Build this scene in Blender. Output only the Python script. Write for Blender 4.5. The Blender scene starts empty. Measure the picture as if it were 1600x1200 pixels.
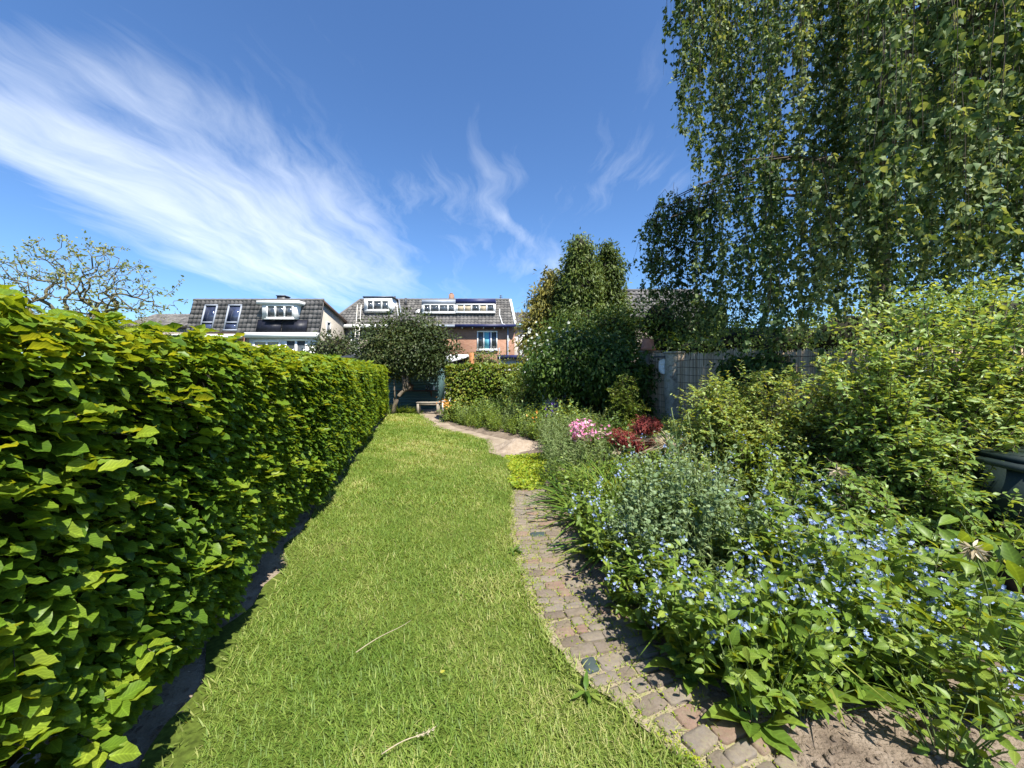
import bpy, math
import numpy as np
from mathutils import Vector, Matrix

# ------------------------------------------------------------------ scene, camera, light
sc = bpy.context.scene
col = sc.collection
R = math.radians
rng = np.random.default_rng(11)

EYE = 1.5
cam_d = bpy.data.cameras.new("camera"); cam = bpy.data.objects.new("camera", cam_d); col.objects.link(cam)
cam.location = (0, 0, EYE); cam.rotation_euler = (R(90), 0, 0)
cam_d.sensor_width = 36; cam_d.lens = 13.5; cam_d.shift_y = -0.0125
cam_d.clip_start = 0.05; cam_d.clip_end = 3000
sc.camera = cam

SUN = Vector((0.265, -0.455, 0.85)).normalized()
SUN_EL = math.asin(SUN.z); SUN_AZ = math.atan2(SUN.x, SUN.y)
sd = bpy.data.lights.new("sun", 'SUN'); sd.energy = 4.8; sd.angle = R(0.53); sd.color = (1.0, 0.95, 0.87)
so = bpy.data.objects.new("sun", sd); col.objects.link(so); so.location = (-5, -20, 30)
so.rotation_euler = SUN.to_track_quat('Z', 'Y').to_euler()

sc.view_settings.view_transform = 'Standard'
sc.view_settings.look = 'None'
sc.view_settings.gamma = 1.0
sc.view_settings.use_curve_mapping = False
sc.view_settings.exposure = 1.12
sc.cycles.max_bounces = 6; sc.cycles.diffuse_bounces = 3; sc.cycles.glossy_bounces = 2; sc.cycles.transmission_bounces = 4

w = bpy.data.worlds.new("World"); sc.world = w; w.use_nodes = True
def build_world():
    nt = w.node_tree; N = nt.nodes; L = nt.links; N.clear()
    def nd(t, **k):
        n = N.new(t)
        for a, b in k.items(): setattr(n, a, b)
        return n
    def m(op, a, b=None, c=None):
        n = nd('ShaderNodeMath', operation=op)
        for i, v in enumerate((a, b, c)):
            if v is None: continue
            if isinstance(v, (int, float)): n.inputs[i].default_value = v
            else: L.new(v, n.inputs[i])
        return n.outputs[0]
    sky = nd('ShaderNodeTexSky', sky_type='NISHITA', sun_disc=False)
    sky.sun_elevation = SUN_EL; sky.sun_rotation = SUN_AZ % (2*math.pi)
    sky.air_density = 1.0; sky.dust_density = 0.25; sky.ozone_density = 2.4
    tint = nd('ShaderNodeMixRGB', blend_type='MULTIPLY'); tint.inputs[0].default_value = 1
    L.new(sky.outputs[0], tint.inputs[1]); tint.inputs[2].default_value = (0.63, 0.86, 1.12, 1)
    tc = nd('ShaderNodeTexCoord'); sp = nd('ShaderNodeSeparateXYZ'); L.new(tc.outputs['Generated'], sp.inputs[0])
    z = m('ADD', m('MAXIMUM', sp.outputs[2], 0.0), 0.1)
    u = m('DIVIDE', sp.outputs[0], z); v = m('DIVIDE', sp.outputs[1], z)
    def uvp(px, py):
        d = Vector(((px-800)/600, 1, (580-py)/600)).normalized(); return d.x/(d.z+.1), d.y/(d.z+.1)
    def blob(px, py, su, sv, amp, rot=0.0):
        a, b = uvp(px, py); cr, sr = math.cos(rot), math.sin(rot)
        du = m('SUBTRACT', u, a); dv = m('SUBTRACT', v, b)
        p = m('ADD', m('MULTIPLY', du, cr/su), m('MULTIPLY', dv, sr/su))
        q = m('ADD', m('MULTIPLY', du, -sr/sv), m('MULTIPLY', dv, cr/sv))
        r2 = m('ADD', m('MULTIPLY', p, p), m('MULTIPLY', q, q))
        return m('MULTIPLY', m('EXPONENT', m('MULTIPLY', r2, -1)), amp)
    blobs = [blob(150, 265, .26, .85, .52, -.25), blob(330, 310, .34, .6, .50, -.25), blob(430, 400, .55, 1.0, .50, -.2),
             blob(500, 330, .30, .5, .26, -.2), blob(60, 215, .16, .6, .30, -.3), blob(300, 190, .25, .5, .20, -.6),
             blob(640, 290, .12, .22, .16, .3), blob(720, 300, .20, .34, .17, 1.0), blob(800, 352, .05, .22, .40, -.45),
             blob(1010, 280, .60, .36, .25, .5), blob(860, 210, .9, .6, .12, .5), blob(420, 440, .5, 1.1, .40, 0),
             blob(860, 425, .35, .9, .45, -.6), blob(160, 110, .14, .30, .24, -.9), blob(620, 440, .7, 1.3, .28, 0), blob(530, 300, .16, .3, .14, .2)]
    mask = blobs[0]
    for b in blobs[1:]: mask = m('ADD', mask, b)
    mask = m('MINIMUM', mask, .85)
    # streaky cirrus, stretched along the wind
    cmb = nd('ShaderNodeCombineXYZ'); L.new(u, cmb.inputs[0]); L.new(v, cmb.inputs[1])
    wn = nd('ShaderNodeTexNoise'); wn.inputs['Scale'].default_value = 1.3; wn.inputs['Detail'].default_value = 3
    L.new(cmb.outputs[0], wn.inputs['Vector'])
    mixv = nd('ShaderNodeVectorMath', operation='MULTIPLY_ADD'); L.new(wn.outputs['Color'], mixv.inputs[0])
    mixv.inputs[1].default_value = (.55, .55, 0); L.new(cmb.outputs[0], mixv.inputs[2])
    def streak(rot, sx, sy, scale, det, rough):
        mp = nd('ShaderNodeMapping'); mp.inputs['Rotation'].default_value = (0, 0, rot)
        mp.inputs['Scale'].default_value = (sx, sy, 1); L.new(mixv.outputs[0], mp.inputs[0])
        n = nd('ShaderNodeTexNoise'); n.inputs['Scale'].default_value = scale; n.inputs['Detail'].default_value = det
        n.inputs['Roughness'].default_value = rough; L.new(mp.outputs[0], n.inputs['Vector']); return n.outputs[0]
    n1 = streak(.28, 3.0, .7, 1.1, 9, .62); n2 = streak(-.5, 3.6, .9, 1.4, 9, .6)
    n = m('ADD', m('MULTIPLY', n1, .62), m('MULTIPLY', n2, .38))
    d = m('ADD', m('MULTIPLY', m('SUBTRACT', n, .5), 2.3), m('SUBTRACT', mask, .27))
    d = m('MINIMUM', m('MAXIMUM', m('MULTIPLY', d, .70), 0), .66)
    d = m('MULTIPLY', d, m('MINIMUM', m('ADD', m('MULTIPLY', mask, 2.0), .10), 1))
    mx = nd('ShaderNodeMixRGB'); L.new(d, mx.inputs[0]); L.new(tint.outputs[0], mx.inputs[1]); mx.inputs[2].default_value = (7.6, 8.0, 8.4, 1)
    bg = nd('ShaderNodeBackground'); bg.inputs[1].default_value = 0.084
    L.new(mx.outputs[0], bg.inputs[0]); out = nd('ShaderNodeOutputWorld'); L.new(bg.outputs[0], out.inputs[0])
build_world()

# ------------------------------------------------------------------ helpers
def P(px, py, d):
    """the world point at depth d on a given line of sight: used to measure places and sizes from the photograph"""
    return np.array([(px-800)/600*d, d, EYE+(580-py)/600*d])
def G(px, py):
    d = 600*EYE/(py-580); return np.array([(px-800)/600*d, d, 0.0])
def nrmz(a):
    a = np.asarray(a, float); return a/np.maximum(np.linalg.norm(a, axis=-1, keepdims=True), 1e-9)
_ph = rng.uniform(0, 6.28, (6, 4)); _dr = nrmz(rng.normal(size=(6, 4, 3)))
def wob(p, f=1.0, seed=0):
    """cheap smooth noise in about -1..1"""
    p = np.asarray(p, float)*f + seed*7.31; s = 0
    for o in range(3):
        for k in range(4): s = s + np.sin((p*2.0**o) @ _dr[o, k]*2.1 + _ph[o, k]+seed*1.7)/2.0**o
    return s/4.2

class Geo:
    def __init__(s): s.V = []; s.F = []; s.r = []; s.L = []; s.n = 0
    def add(s, V, F, r=0.5, lc=None):
        V = np.asarray(V, float).reshape(-1, 3); s.V.append(V); s.L.append(np.zeros((len(V), 3)) if lc is None else lc)
        for f in (F if isinstance(F, (list, tuple)) and len(F) and isinstance(F[0], np.ndarray) and F[0].ndim == 2 else [np.asarray(F, int)]):
            if len(f): s.F.append(np.asarray(f, int)+s.n)
        s.r.append(np.broadcast_to(np.asarray(r, float).reshape(-1) if np.ndim(r) else np.array([r], float), (len(V),)) if np.ndim(r) == 0 or np.size(r) == 1 else np.asarray(r, float))
        s.n += len(V); return s
    def box(s, x0, x1, y0, y1, z0, z1, r=.5):
        return s.bbox((0, 0, 0), (1, 0, 0), (0, 1, 0), (0, 0, 1), x0, x1, y0, y1, z0, z1, r)
    def bbox(s, O, X, Y, Z, x0, x1, y0, y1, z0, z1, r=.5):
        O, X, Y, Z = (np.asarray(a, float) for a in (O, X, Y, Z))
        c = [(x, y, z) for z in (z0, z1) for y in (y0, y1) for x in (x0, x1)]
        V = [O+X*x+Y*y+Z*z for x, y, z in c]
        F = np.array([(0, 2, 3, 1), (4, 5, 7, 6), (0, 1, 5, 4), (2, 6, 7, 3), (0, 4, 6, 2), (1, 3, 7, 5)])
        if np.dot(np.cross(X, Y), Z)*(x1-x0)*(y1-y0)*(z1-z0) < 0: F = F[:, ::-1]
        return s.add(V, F, r)
    def poly(s, pts, r=.5): return s.add(pts, np.array([list(range(len(pts)))]), r)
    def extr(s, pts, vec, r=.5):
        pts = np.asarray(pts, float); n = len(pts); vec = np.asarray(vec, float)
        V = np.vstack([pts, pts+vec]); side = np.array([(i, (i+1) % n, n+(i+1) % n, n+i) for i in range(n)])
        s.add(V, [side, np.array([list(range(n))[::-1]]), np.array([list(range(n, 2*n))])], r); return s
    def tube(s, pts, rad, n=6, r=.5):
        pts = np.asarray(pts, float); k = len(pts); rad = np.broadcast_to(np.asarray(rad, float), (k,))
        t = nrmz(np.gradient(pts, axis=0)); ref = np.where(np.abs(t[:, 2:3]) > .9, np.array([[1., 0, 0]]), np.array([[0, 0, 1.]]))
        a = nrmz(np.cross(t, ref)); b = np.cross(t, a); th = np.arange(n)*2*math.pi/n
        V = pts[:, None]+rad[:, None, None]*(a[:, None]*np.cos(th)[None, :, None]+b[:, None]*np.sin(th)[None, :, None])
        i = np.arange(k-1)[:, None]*n; j = np.arange(n)[None]; j2 = (j+1) % n
        F = np.stack([i+j, i+j2, i+n+j2, i+n+j], -1).reshape(-1, 4)
        s.add(V.reshape(-1, 3), [F, np.array([list(range(n))[::-1]]), np.array([list(range((k-1)*n, k*n))])], r); return s
    def lathe(s, c, prof, n=16, r=.5):
        c = np.asarray(c, float); k = len(prof); th = np.arange(n)*2*math.pi/n
        V = np.array([[c[0]+p[0]*math.cos(a), c[1]+p[0]*math.sin(a), c[2]+p[1]] for p in prof for a in th])
        i = np.arange(k-1)[:, None]*n; j = np.arange(n)[None]; j2 = (j+1) % n
        F = np.stack([i+j, i+j2, i+n+j2, i+n+j], -1).reshape(-1, 4)
        s.add(V, [F, np.array([list(range(n))[::-1]]), np.array([list(range((k-1)*n, k*n))])], r); return s
    def leaves(s, T, pos, tip, nrm, size, rnd=None, wid=None):
        tv, tf = T; pos = np.asarray(pos, float); n = len(pos)
        if n == 0: return s
        tip = nrmz(tip); nrm = np.asarray(nrm, float); nrm = nrmz(nrm-tip*np.sum(nrm*tip, -1, keepdims=True)); side = np.cross(tip, nrm)
        sz = np.broadcast_to(np.asarray(size, float), (n,))[:, None, None]
        wd = 1.0 if wid is None else np.broadcast_to(np.asarray(wid, float), (n,))[:, None, None]
        V = pos[:, None]+sz*(tv[None, :, 0:1]*side[:, None]*wd+tv[None, :, 1:2]*tip[:, None]+tv[None, :, 2:3]*nrm[:, None])
        k = len(tv); off = (np.arange(n)*k)[:, None, None]
        rr = rng.uniform(0, 1, n) if rnd is None else np.broadcast_to(rnd, (n,))
        s.add(V.reshape(-1, 3), [(f[None]+off).reshape(-1, f.shape[1]) for f in tf], np.repeat(rr, k), np.tile(tv, (n, 1))); return s
    def mesh(s, name, origin=(0, 0, 0), smooth=False):
        me = bpy.data.meshes.new(name)
        V = np.concatenate(s.V)-np.asarray(origin, float)
        me.vertices.add(len(V)); me.vertices.foreach_set('co', V.astype(np.float32).ravel())
        sizes = np.concatenate([np.full(len(f), f.shape[1]) for f in s.F]); idx = np.concatenate([f.ravel() for f in s.F])
        me.loops.add(len(idx)); me.loops.foreach_set('vertex_index', idx.astype(np.int32))
        me.polygons.add(len(sizes)); st = np.concatenate([[0], np.cumsum(sizes)[:-1]])
        me.polygons.foreach_set('loop_start', st.astype(np.int32))
        if smooth: me.polygons.foreach_set('use_smooth', np.ones(len(sizes), bool))
        at = me.attributes.new('rnd', 'FLOAT', 'POINT'); at.data.foreach_set('value', np.concatenate(s.r).astype(np.float32))
        la = me.attributes.new('leaf_uv', 'FLOAT_VECTOR', 'POINT'); la.data.foreach_set('vector', np.concatenate(s.L).astype(np.float32).ravel())
        me.update(calc_edges=True); me.validate(); return me

ORG = {}
def tag(o, label=None, cat=None, group=None, kind=None):
    if label: o['label'] = label
    if cat: o['category'] = cat
    if group: o['group'] = group
    if kind: o['kind'] = kind
    return o
def thing(name, loc, label, cat, group=None):
    o = bpy.data.objects.new(name, None); col.objects.link(o); o.location = [float(a) for a in loc]; o.empty_display_size = .1
    ORG[o] = np.asarray(loc, float); return tag(o, label, cat, group)
def part(name, geo, mat, parent=None, kind=None, smooth=False, label=None, origin=None):
    po = ORG[parent] if parent is not None else np.zeros(3)
    org = po if origin is None else np.asarray(origin, float)
    me = geo.mesh(name, org, smooth); me.materials.append(mat)
    o = bpy.data.objects.new(name, me); col.objects.link(o); o.location = [float(a) for a in org-po]
    if parent is not None: o.parent = parent
    ORG[o] = org
    return tag(o, label=label, kind=kind)
def single(name, geo, mat, label, cat, group=None, smooth=False, origin=None):
    """a thing that is one mesh"""
    if origin is None:
        V = np.concatenate(geo.V); origin = [V[:, 0].mean(), V[:, 1].mean(), V[:, 2].min()]
    return tag(part(name, geo, mat, None, None, smooth, None, origin), label, cat, group)
def copy_tree(o, parent=None, loc=None, rz=0, s=1, label=None, group=None):
    c = o.copy(); col.objects.link(c)
    if parent is not None: c.parent = parent
    if loc is not None:
        c.location = [float(a) for a in loc]; c.rotation_euler = (0, 0, rz); c.scale = (s, s, s)
    if label: c['label'] = label
    if group: c['group'] = group
    for ch in list(KIDS.get(o, o.children)): copy_tree(ch, c)
    return c
KIDS = {}

# ------------------------------------------------------------------ leaf templates (base at 0, tip at +y, upper side +z)
def strip(rows, cup=.15, droop=.2, wave=0.0):
    """rows: (y, halfwidth); folded along the midrib"""
    V = []; F3 = []; F4 = []; prev = None
    for i, (y, h) in enumerate(rows):
        z = -droop*y*y
        if h <= 1e-6: V.append((0, y, z)); cur = (len(V)-1,)
        else:
            wv = wave*(1 if i % 2 else -1)
            V += [(-h, y, z+cup*h+wv*h), (0, y, z), (h, y, z+cup*h-wv*h)]; cur = (len(V)-3, len(V)-2, len(V)-1)
        if prev:
            if len(prev) == 1 and len(cur) == 3: F3 += [(prev[0], cur[1], cur[0]), (prev[0], cur[2], cur[1])]
            elif len(prev) == 3 and len(cur) == 3: F4 += [(prev[0], prev[1], cur[1], cur[0]), (prev[1], prev[2], cur[2], cur[1])]
            elif len(prev) == 3 and len(cur) == 1: F3 += [(prev[0], prev[1], cur[0]), (prev[1], prev[2], cur[0])]
        prev = cur
    f = [np.array(a) for a in (F3, F4) if a]
    return np.array(V, float), f
def ribbon(rows, arch):
    V = []; F4 = []; F3 = []
    for y, h in rows:
        z = -arch*y*y
        V += [(-h, y*(1-.12*arch*y), z), (h, y*(1-.12*arch*y), z)] if h > 0 else [(0, y*(1-.12*arch*y), z)]
    n = len(rows)
    for i in range(n-1):
        a = 2*i
        if rows[i+1][1] > 0: F4.append((a, a+1, a+3, a+2))
        else: F3.append((a, a+1, a+2))
    return np.array(V, float), [np.array(f) for f in (F4, F3) if f]
BEECH = strip([(0, 0), (.08, .10), (.24, .27), (.42, .33), (.60, .31), (.78, .21), (.92, .08), (1, 0)], .35, .12, .16)
BEECH_LO = strip([(0, 0), (.25, .27), (.62, .30), (1, 0)], .3, .15, .08)
OVATE = strip([(0, 0), (.18, .20), (.45, .26), (.75, .14), (1, 0)], .3, .22)
OVATE_LO = strip([(0, 0), (.42, .27), (1, 0)], .3, .2)
BIRCH = strip([(0, 0), (.30, .40), (1, 0)], .2, .1)
BIRCH_HI = strip([(0, 0), (.14, .26), (.32, .40), (.62, .22), (1, 0)], .25, .12)
LANCE = strip([(0, 0), (.3, .12), (.65, .10), (1, 0)], .3, .25)
BIGLEAF = strip([(0, .03), (.15, .05), (.28, .17), (.5, .23), (.72, .17), (.9, .07), (1, 0)], .45, .40, .07)
NEEDLE = strip([(0, 0), (.45, .16), (1, 0)], .2, .1)
STRAP = ribbon([(0, .022), (.2, .026), (.4, .026), (.6, .022), (.8, .014), (1, 0)], .75)
BLADE = ribbon([(0, .05), (.55, .04), (1, 0)], .35)
def rosette(n, r0, r1, wid, cup=.2):
    V = []; F = []
    for i in range(n):
        a = i*2*math.pi/n; c, s = math.cos(a), math.sin(a)
        k = len(V)
        V += [(0, 0, 0), (c*r0-s*wid, s*r0+c*wid, cup*r0), (c*r1, s*r1, cup*r1), (c*r0+s*wid, s*r0-c*wid, cup*r0)]
        F.append((k, k+3, k+2, k+1))
    return np.array(V, float), [np.array(F)]
FLOWER = rosette(5, .6, 1, .36)
_t = np.arange(7)*2*math.pi/7
ROUND = (np.vstack([[0, .5, 0]]+[[.48*math.sin(a), .5-.5*math.cos(a), .08*math.cos(2*a)] for a in _t]), [np.array([(0, 1+i, 1+(i+1) % 7) for i in range(7)])])
ROUND[0][1][1] = -.02

# ------------------------------------------------------------------ materials
def mat_new(name):
    m = bpy.data.materials.new(name); m.use_nodes = True; nt = m.node_tree; nt.nodes.clear()
    return m, nt, nt.nodes, nt.links
def ramp(N, cols, pos=None):
    r = N.new('ShaderNodeValToRGB'); e = r.color_ramp.elements
    pos = pos or [i/(len(cols)-1) for i in range(len(cols))]
    while len(e) < len(cols): e.new(.5)
    for i, (c, p) in enumerate(zip(cols, pos)): e[i].position = p; e[i].color = (*c, 1)
    return r
def leaf_mat(name, cols, trans=.35, tcol=1.0, rough=.45, spec=.4, yellow=1.25, noise=.25, vein=0.0):
    m, nt, N, L = mat_new(name)
    at = N.new('ShaderNodeAttribute'); at.attribute_name = 'rnd'
    rp = ramp(N, cols); L.new(at.outputs['Fac'], rp.inputs[0])
    tc = N.new('ShaderNodeNewGeometry'); nz = N.new('ShaderNodeTexNoise'); nz.inputs['Scale'].default_value = 38; nz.inputs['Detail'].default_value = 3
    L.new(tc.outputs['Position'], nz.inputs['Vector'])
    hs = N.new('ShaderNodeHueSaturation'); mr = N.new('ShaderNodeMapRange'); mr.inputs[3].default_value = 1-noise; mr.inputs[4].default_value = 1+noise
    L.new(nz.outputs[0], mr.inputs[0]); L.new(rp.outputs[0], hs.inputs['Color'])
    vout = mr.outputs[0]
    if vein:
        la = N.new('ShaderNodeAttribute'); la.attribute_name = 'leaf_uv'; sx = N.new('ShaderNodeSeparateXYZ'); L.new(la.outputs['Vector'], sx.inputs[0])
        def mt(op, a, b):
            n = N.new('ShaderNodeMath'); n.operation = op
            for i, v in enumerate((a, b)):
                if isinstance(v, (int, float)): n.inputs[i].default_value = v
                else: L.new(v, n.inputs[i])
            return n.outputs[0]
        ax = mt('ABSOLUTE', sx.outputs[0], 0); ph = mt('MULTIPLY', mt('SUBTRACT', sx.outputs[1], mt('MULTIPLY', ax, .9)), 50)
        sv = mt('POWER', mt('ADD', mt('MULTIPLY', mt('SINE', ph, 0), .5), .5), 3.0)
        rib = mt('SUBTRACT', 1.0, mt('MINIMUM', mt('MULTIPLY', ax, 28), 1.0))
        vout = mt('MULTIPLY', mr.outputs[0], mt('ADD', mt('ADD', 1.0-vein*.4, mt('MULTIPLY', sv, vein)), mt('MULTIPLY', rib, vein*1.6)))
    L.new(vout, hs.inputs['Value'])
    p = N.new('ShaderNodeBsdfPrincipled'); p.inputs['Roughness'].default_value = rough; p.inputs['Specular IOR Level'].default_value = spec
    L.new(hs.outputs[0], p.inputs['Base Color'])
    t = N.new('ShaderNodeBsdfTranslucent'); tm = N.new('ShaderNodeMixRGB'); tm.blend_type = 'MULTIPLY'; tm.inputs[0].default_value = 1
    L.new(hs.outputs[0], tm.inputs[1]); tm.inputs[2].default_value = (1.9*yellow*tcol, 1.75*tcol, .7*tcol, 1); L.new(tm.outputs[0], t.inputs[0])
    mx = N.new('ShaderNodeMixShader'); mx.inputs[0].default_value = trans; L.new(p.outputs[0], mx.inputs[1]); L.new(t.outputs[0], mx.inputs[2])
    o = N.new('ShaderNodeOutputMaterial'); L.new(mx.outputs[0], o.inputs[0]); return m
def plain(name, c1, c2=None, scale=6, rough=.7, bump=.0, bscale=40, metal=0, spec=.4, stretch=(1, 1, 1), c3=None, use_rnd=False, coord='Object', detail=6):
    m, nt, N, L = mat_new(name)
    p = N.new('ShaderNodeBsdfPrincipled'); p.inputs['Roughness'].default_value = rough; p.inputs['Metallic'].default_value = metal; p.inputs['Specular IOR Level'].default_value = spec
    g = N.new('ShaderNodeTexCoord'); mp = N.new('ShaderNodeMapping'); mp.inputs['Scale'].default_value = stretch; L.new(g.outputs[coord], mp.inputs[0])
    nz = N.new('ShaderNodeTexNoise'); nz.inputs['Scale'].default_value = scale; nz.inputs['Detail'].default_value = detail; nz.inputs['Roughness'].default_value = .65
    L.new(mp.outputs[0], nz.inputs['Vector'])
    c2 = c2 or c1
    cols = [c1, c2] if c3 is None else [c1, c2, c3]
    rp = ramp(N, cols, [.32, .68] if c3 is None else [.3, .5, .7])
    fac = nz.outputs[0]
    if use_rnd:
        at = N.new('ShaderNodeAttribute'); at.attribute_name = 'rnd'
        md = N.new('ShaderNodeMath'); md.operation = 'MULTIPLY_ADD'; L.new(nz.outputs[0], md.inputs[0]); md.inputs[1].default_value = .35
        sb = N.new('ShaderNodeMath'); sb.operation = 'MULTIPLY_ADD'; L.new(at.outputs['Fac'], sb.inputs[0]); sb.inputs[1].default_value = .65; sb.inputs[2].default_value = 0
        L.new(sb.outputs[0], md.inputs[2]); fac = md.outputs[0]
    L.new(fac, rp.inputs[0]); L.new(rp.outputs[0], p.inputs['Base Color'])
    if bump:
        b = N.new('ShaderNodeBump'); b.inputs['Strength'].default_value = bump; b.inputs['Distance'].default_value = .02
        n2 = N.new('ShaderNodeTexNoise'); n2.inputs['Scale'].default_value = bscale; n2.inputs['Detail'].default_value = 6; L.new(mp.outputs[0], n2.inputs['Vector'])
        L.new(n2.outputs[0], b.inputs['Height']); L.new(b.outputs[0], p.inputs['Normal'])
    o = N.new('ShaderNodeOutputMaterial'); L.new(p.outputs[0], o.inputs[0]); return m
def brick_mat(name, c1, c2, mortar, scale=1.0):
    m, nt, N, L = mat_new(name)
    p = N.new('ShaderNodeBsdfPrincipled'); p.inputs['Roughness'].default_value = .85
    g = N.new('ShaderNodeTexCoord'); sp = N.new('ShaderNodeSeparateXYZ'); L.new(g.outputs['Object'], sp.inputs[0])
    ad = N.new('ShaderNodeMath'); ad.operation = 'ADD'; L.new(sp.outputs[0], ad.inputs[0]); L.new(sp.outputs[1], ad.inputs[1])
    cb = N.new('ShaderNodeCombineXYZ'); L.new(ad.outputs[0], cb.inputs[0]); L.new(sp.outputs[2], cb.inputs[1])
    b = N.new('ShaderNodeTexBrick'); b.inputs['Scale'].default_value = scale; b.inputs['Brick Width'].default_value = .22; b.inputs['Row Height'].default_value = .065
    b.inputs['Mortar Size'].default_value = .008; b.inputs['Color1'].default_value = (*c1, 1); b.inputs['Color2'].default_value = (*c2, 1); b.inputs['Mortar'].default_value = (*mortar, 1)
    L.new(cb.outputs[0], b.inputs[0])
    nz = N.new('ShaderNodeTexNoise'); nz.inputs['Scale'].default_value = 2.2; nz.inputs['Detail'].default_value = 7; L.new(g.outputs['Object'], nz.inputs['Vector'])
    mr = N.new('ShaderNodeMapRange'); mr.inputs[3].default_value = .7; mr.inputs[4].default_value = 1.3; L.new(nz.outputs[0], mr.inputs[0])
    hs = N.new('ShaderNodeHueSaturation'); L.new(mr.outputs[0], hs.inputs['Value']); L.new(b.outputs[0], hs.inputs['Color']); L.new(hs.outputs[0], p.inputs[0])
    bp = N.new('ShaderNodeBump'); bp.inputs['Strength'].default_value = .5; bp.inputs['Distance'].default_value = .01; bp.invert = True
    L.new(b.outputs['Fac'], bp.inputs['Height']); L.new(bp.outputs[0], p.inputs['Normal'])
    o = N.new('ShaderNodeOutputMaterial'); L.new(p.outputs[0], o.inputs[0]); return m
def glass_mat(name, c, rough=.06):
    m, nt, N, L = mat_new(name); p = N.new('ShaderNodeBsdfPrincipled'); p.inputs['Base Color'].default_value = (*c, 1)
    p.inputs['Roughness'].default_value = rough; p.inputs['Specular IOR Level'].default_value = .8
    g = N.new('ShaderNodeTexCoord'); nz = N.new('ShaderNodeTexNoise'); nz.inputs['Scale'].default_value = 1.5; L.new(g.outputs['Object'], nz.inputs['Vector'])
    rp = ramp(N, [tuple(a*.6 for a in c), tuple(min(1, a*1.5) for a in c)], [.35, .65]); L.new(nz.outputs[0], rp.inputs[0]); L.new(rp.outputs[0], p.inputs[0])
    o = N.new('ShaderNodeOutputMaterial'); L.new(p.outputs[0], o.inputs[0]); return m

M = {}
M['beech'] = leaf_mat('beech_leaf', [(.060, .122, .012), (.098, .182, .016), (.150, .238, .020), (.25, .315, .03)], .42, .95, .42, .3, vein=.28)
M['beech_gold'] = leaf_mat('beech_leaf_gold', [(.07, .13, .014), (.11, .175, .018), (.18, .22, .024), (.26, .23, .05)], .3, .9, .5, .3)
M['grass'] = leaf_mat('lawn_grass', [(.115, .195, .028), (.175, .26, .042), (.25, .315, .068), (.41, .40, .16)], .36, .8, .5, .25, 1.1, .35)
M['birch'] = leaf_mat('birch_leaf', [(.028, .060, .018), (.054, .102, .030), (.098, .155, .050), (.23, .29, .125)], .32, .9, .52, .2, 1.15)
M['ivy'] = leaf_mat('ivy_leaf', [(.026, .056, .010), (.042, .084, .014), (.062, .112, .018), (.10, .15, .026)], .26, .9, .45, .25)
M['dark_leaf'] = leaf_mat('dark_tree_leaf', [(.026, .045, .012), (.042, .064, .016), (.062, .085, .022), (.11, .10, .045)], .2, .8, .5, .25)
M['box'] = leaf_mat('boxwood_leaf', [(.05, .10, .012), (.085, .15, .014), (.13, .20, .02), (.20, .24, .03)], .3, .9, .45, .4)
M['shrub'] = leaf_mat('shrub_leaf', [(.095, .175, .034), (.15, .25, .052), (.21, .315, .078), (.32, .42, .14)], .40, .95, .42, .4)
M['privet'] = leaf_mat('privet_leaf', [(.11, .185, .034), (.175, .265, .052), (.24, .33, .078), (.35, .43, .14)], .38, .95, .42, .4)
M['midgreen'] = leaf_mat('mid_green_leaf', [(.035, .07, .012), (.058, .105, .017), (.088, .14, .024), (.15, .20, .045)], .28, .9, .5, .25)
M['conifer'] = leaf_mat('conifer_needles', [(.04, .07, .012), (.07, .11, .018), (.11, .155, .025), (.17, .20, .04)], .2, .8, .55, .3)
M['conifer_gold'] = leaf_mat('golden_conifer_needles', [(.08, .09, .015), (.17, .16, .028), (.28, .25, .05), (.40, .34, .09)], .2, .8, .55, .3)
M['alkanet'] = leaf_mat('alkanet_leaf', [(.065, .125, .018), (.105, .185, .024), (.15, .235, .032), (.24, .31, .05)], .38, .95, .45, .35, vein=.22)
M['yellowleaf'] = leaf_mat('yellowing_leaf', [(.16, .24, .02), (.22, .29, .025), (.30, .33, .03), (.36, .34, .05)], .35, .9, .45, .35)
M['bluegreen'] = leaf_mat('bluegreen_leaf', [(.085, .145, .058), (.13, .20, .085), (.18, .255, .12), (.26, .33, .18)], .28, .8, .5, .3, 1.0)
M['strap'] = leaf_mat('strap_leaf', [(.06, .125, .016), (.09, .17, .022), (.14, .22, .03), (.24, .27, .06)], .32, .95, .42, .35)
M['silver'] = leaf_mat('silver_leaf', [(.075, .125, .035), (.115, .17, .05), (.16, .21, .075), (.24, .26, .12)], .2, .8, .6, .2, 1.0)
M['cover'] = leaf_mat('ground_cover_leaf', [(.13, .22, .015), (.19, .28, .018), (.27, .33, .02), (.33, .34, .03)], .32, .9, .5, .25, 1.1)
M['limeleaf'] = leaf_mat('lime_leaf', [(.12, .20, .015), (.17, .26, .02), (.23, .31, .025), (.3, .34, .04)], .36, .9, .5, .25, 1.1)
M['spring'] = leaf_mat('spring_leaf', [(.10, .14, .03), (.15, .19, .045), (.21, .24, .065), (.27, .28, .09)], .3, .9, .5, .3)
M['blue'] = leaf_mat('blue_petal', [(.22, .29, .58), (.28, .36, .66), (.36, .44, .70), (.46, .52, .74)], .25, .5, .6, .2, .5, .1)
M['pink'] = leaf_mat('pink_petal', [(.55, .13, .30), (.68, .22, .42), (.75, .36, .52), (.80, .5, .6)], .25, .5, .6, .2, .8, .1)
M['white_petal'] = leaf_mat('white_petal', [(.55, .57, .5), (.65, .67, .6), (.72, .73, .66), (.8, .8, .74)], .25, .5, .6, .2, .8, .1)
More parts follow.
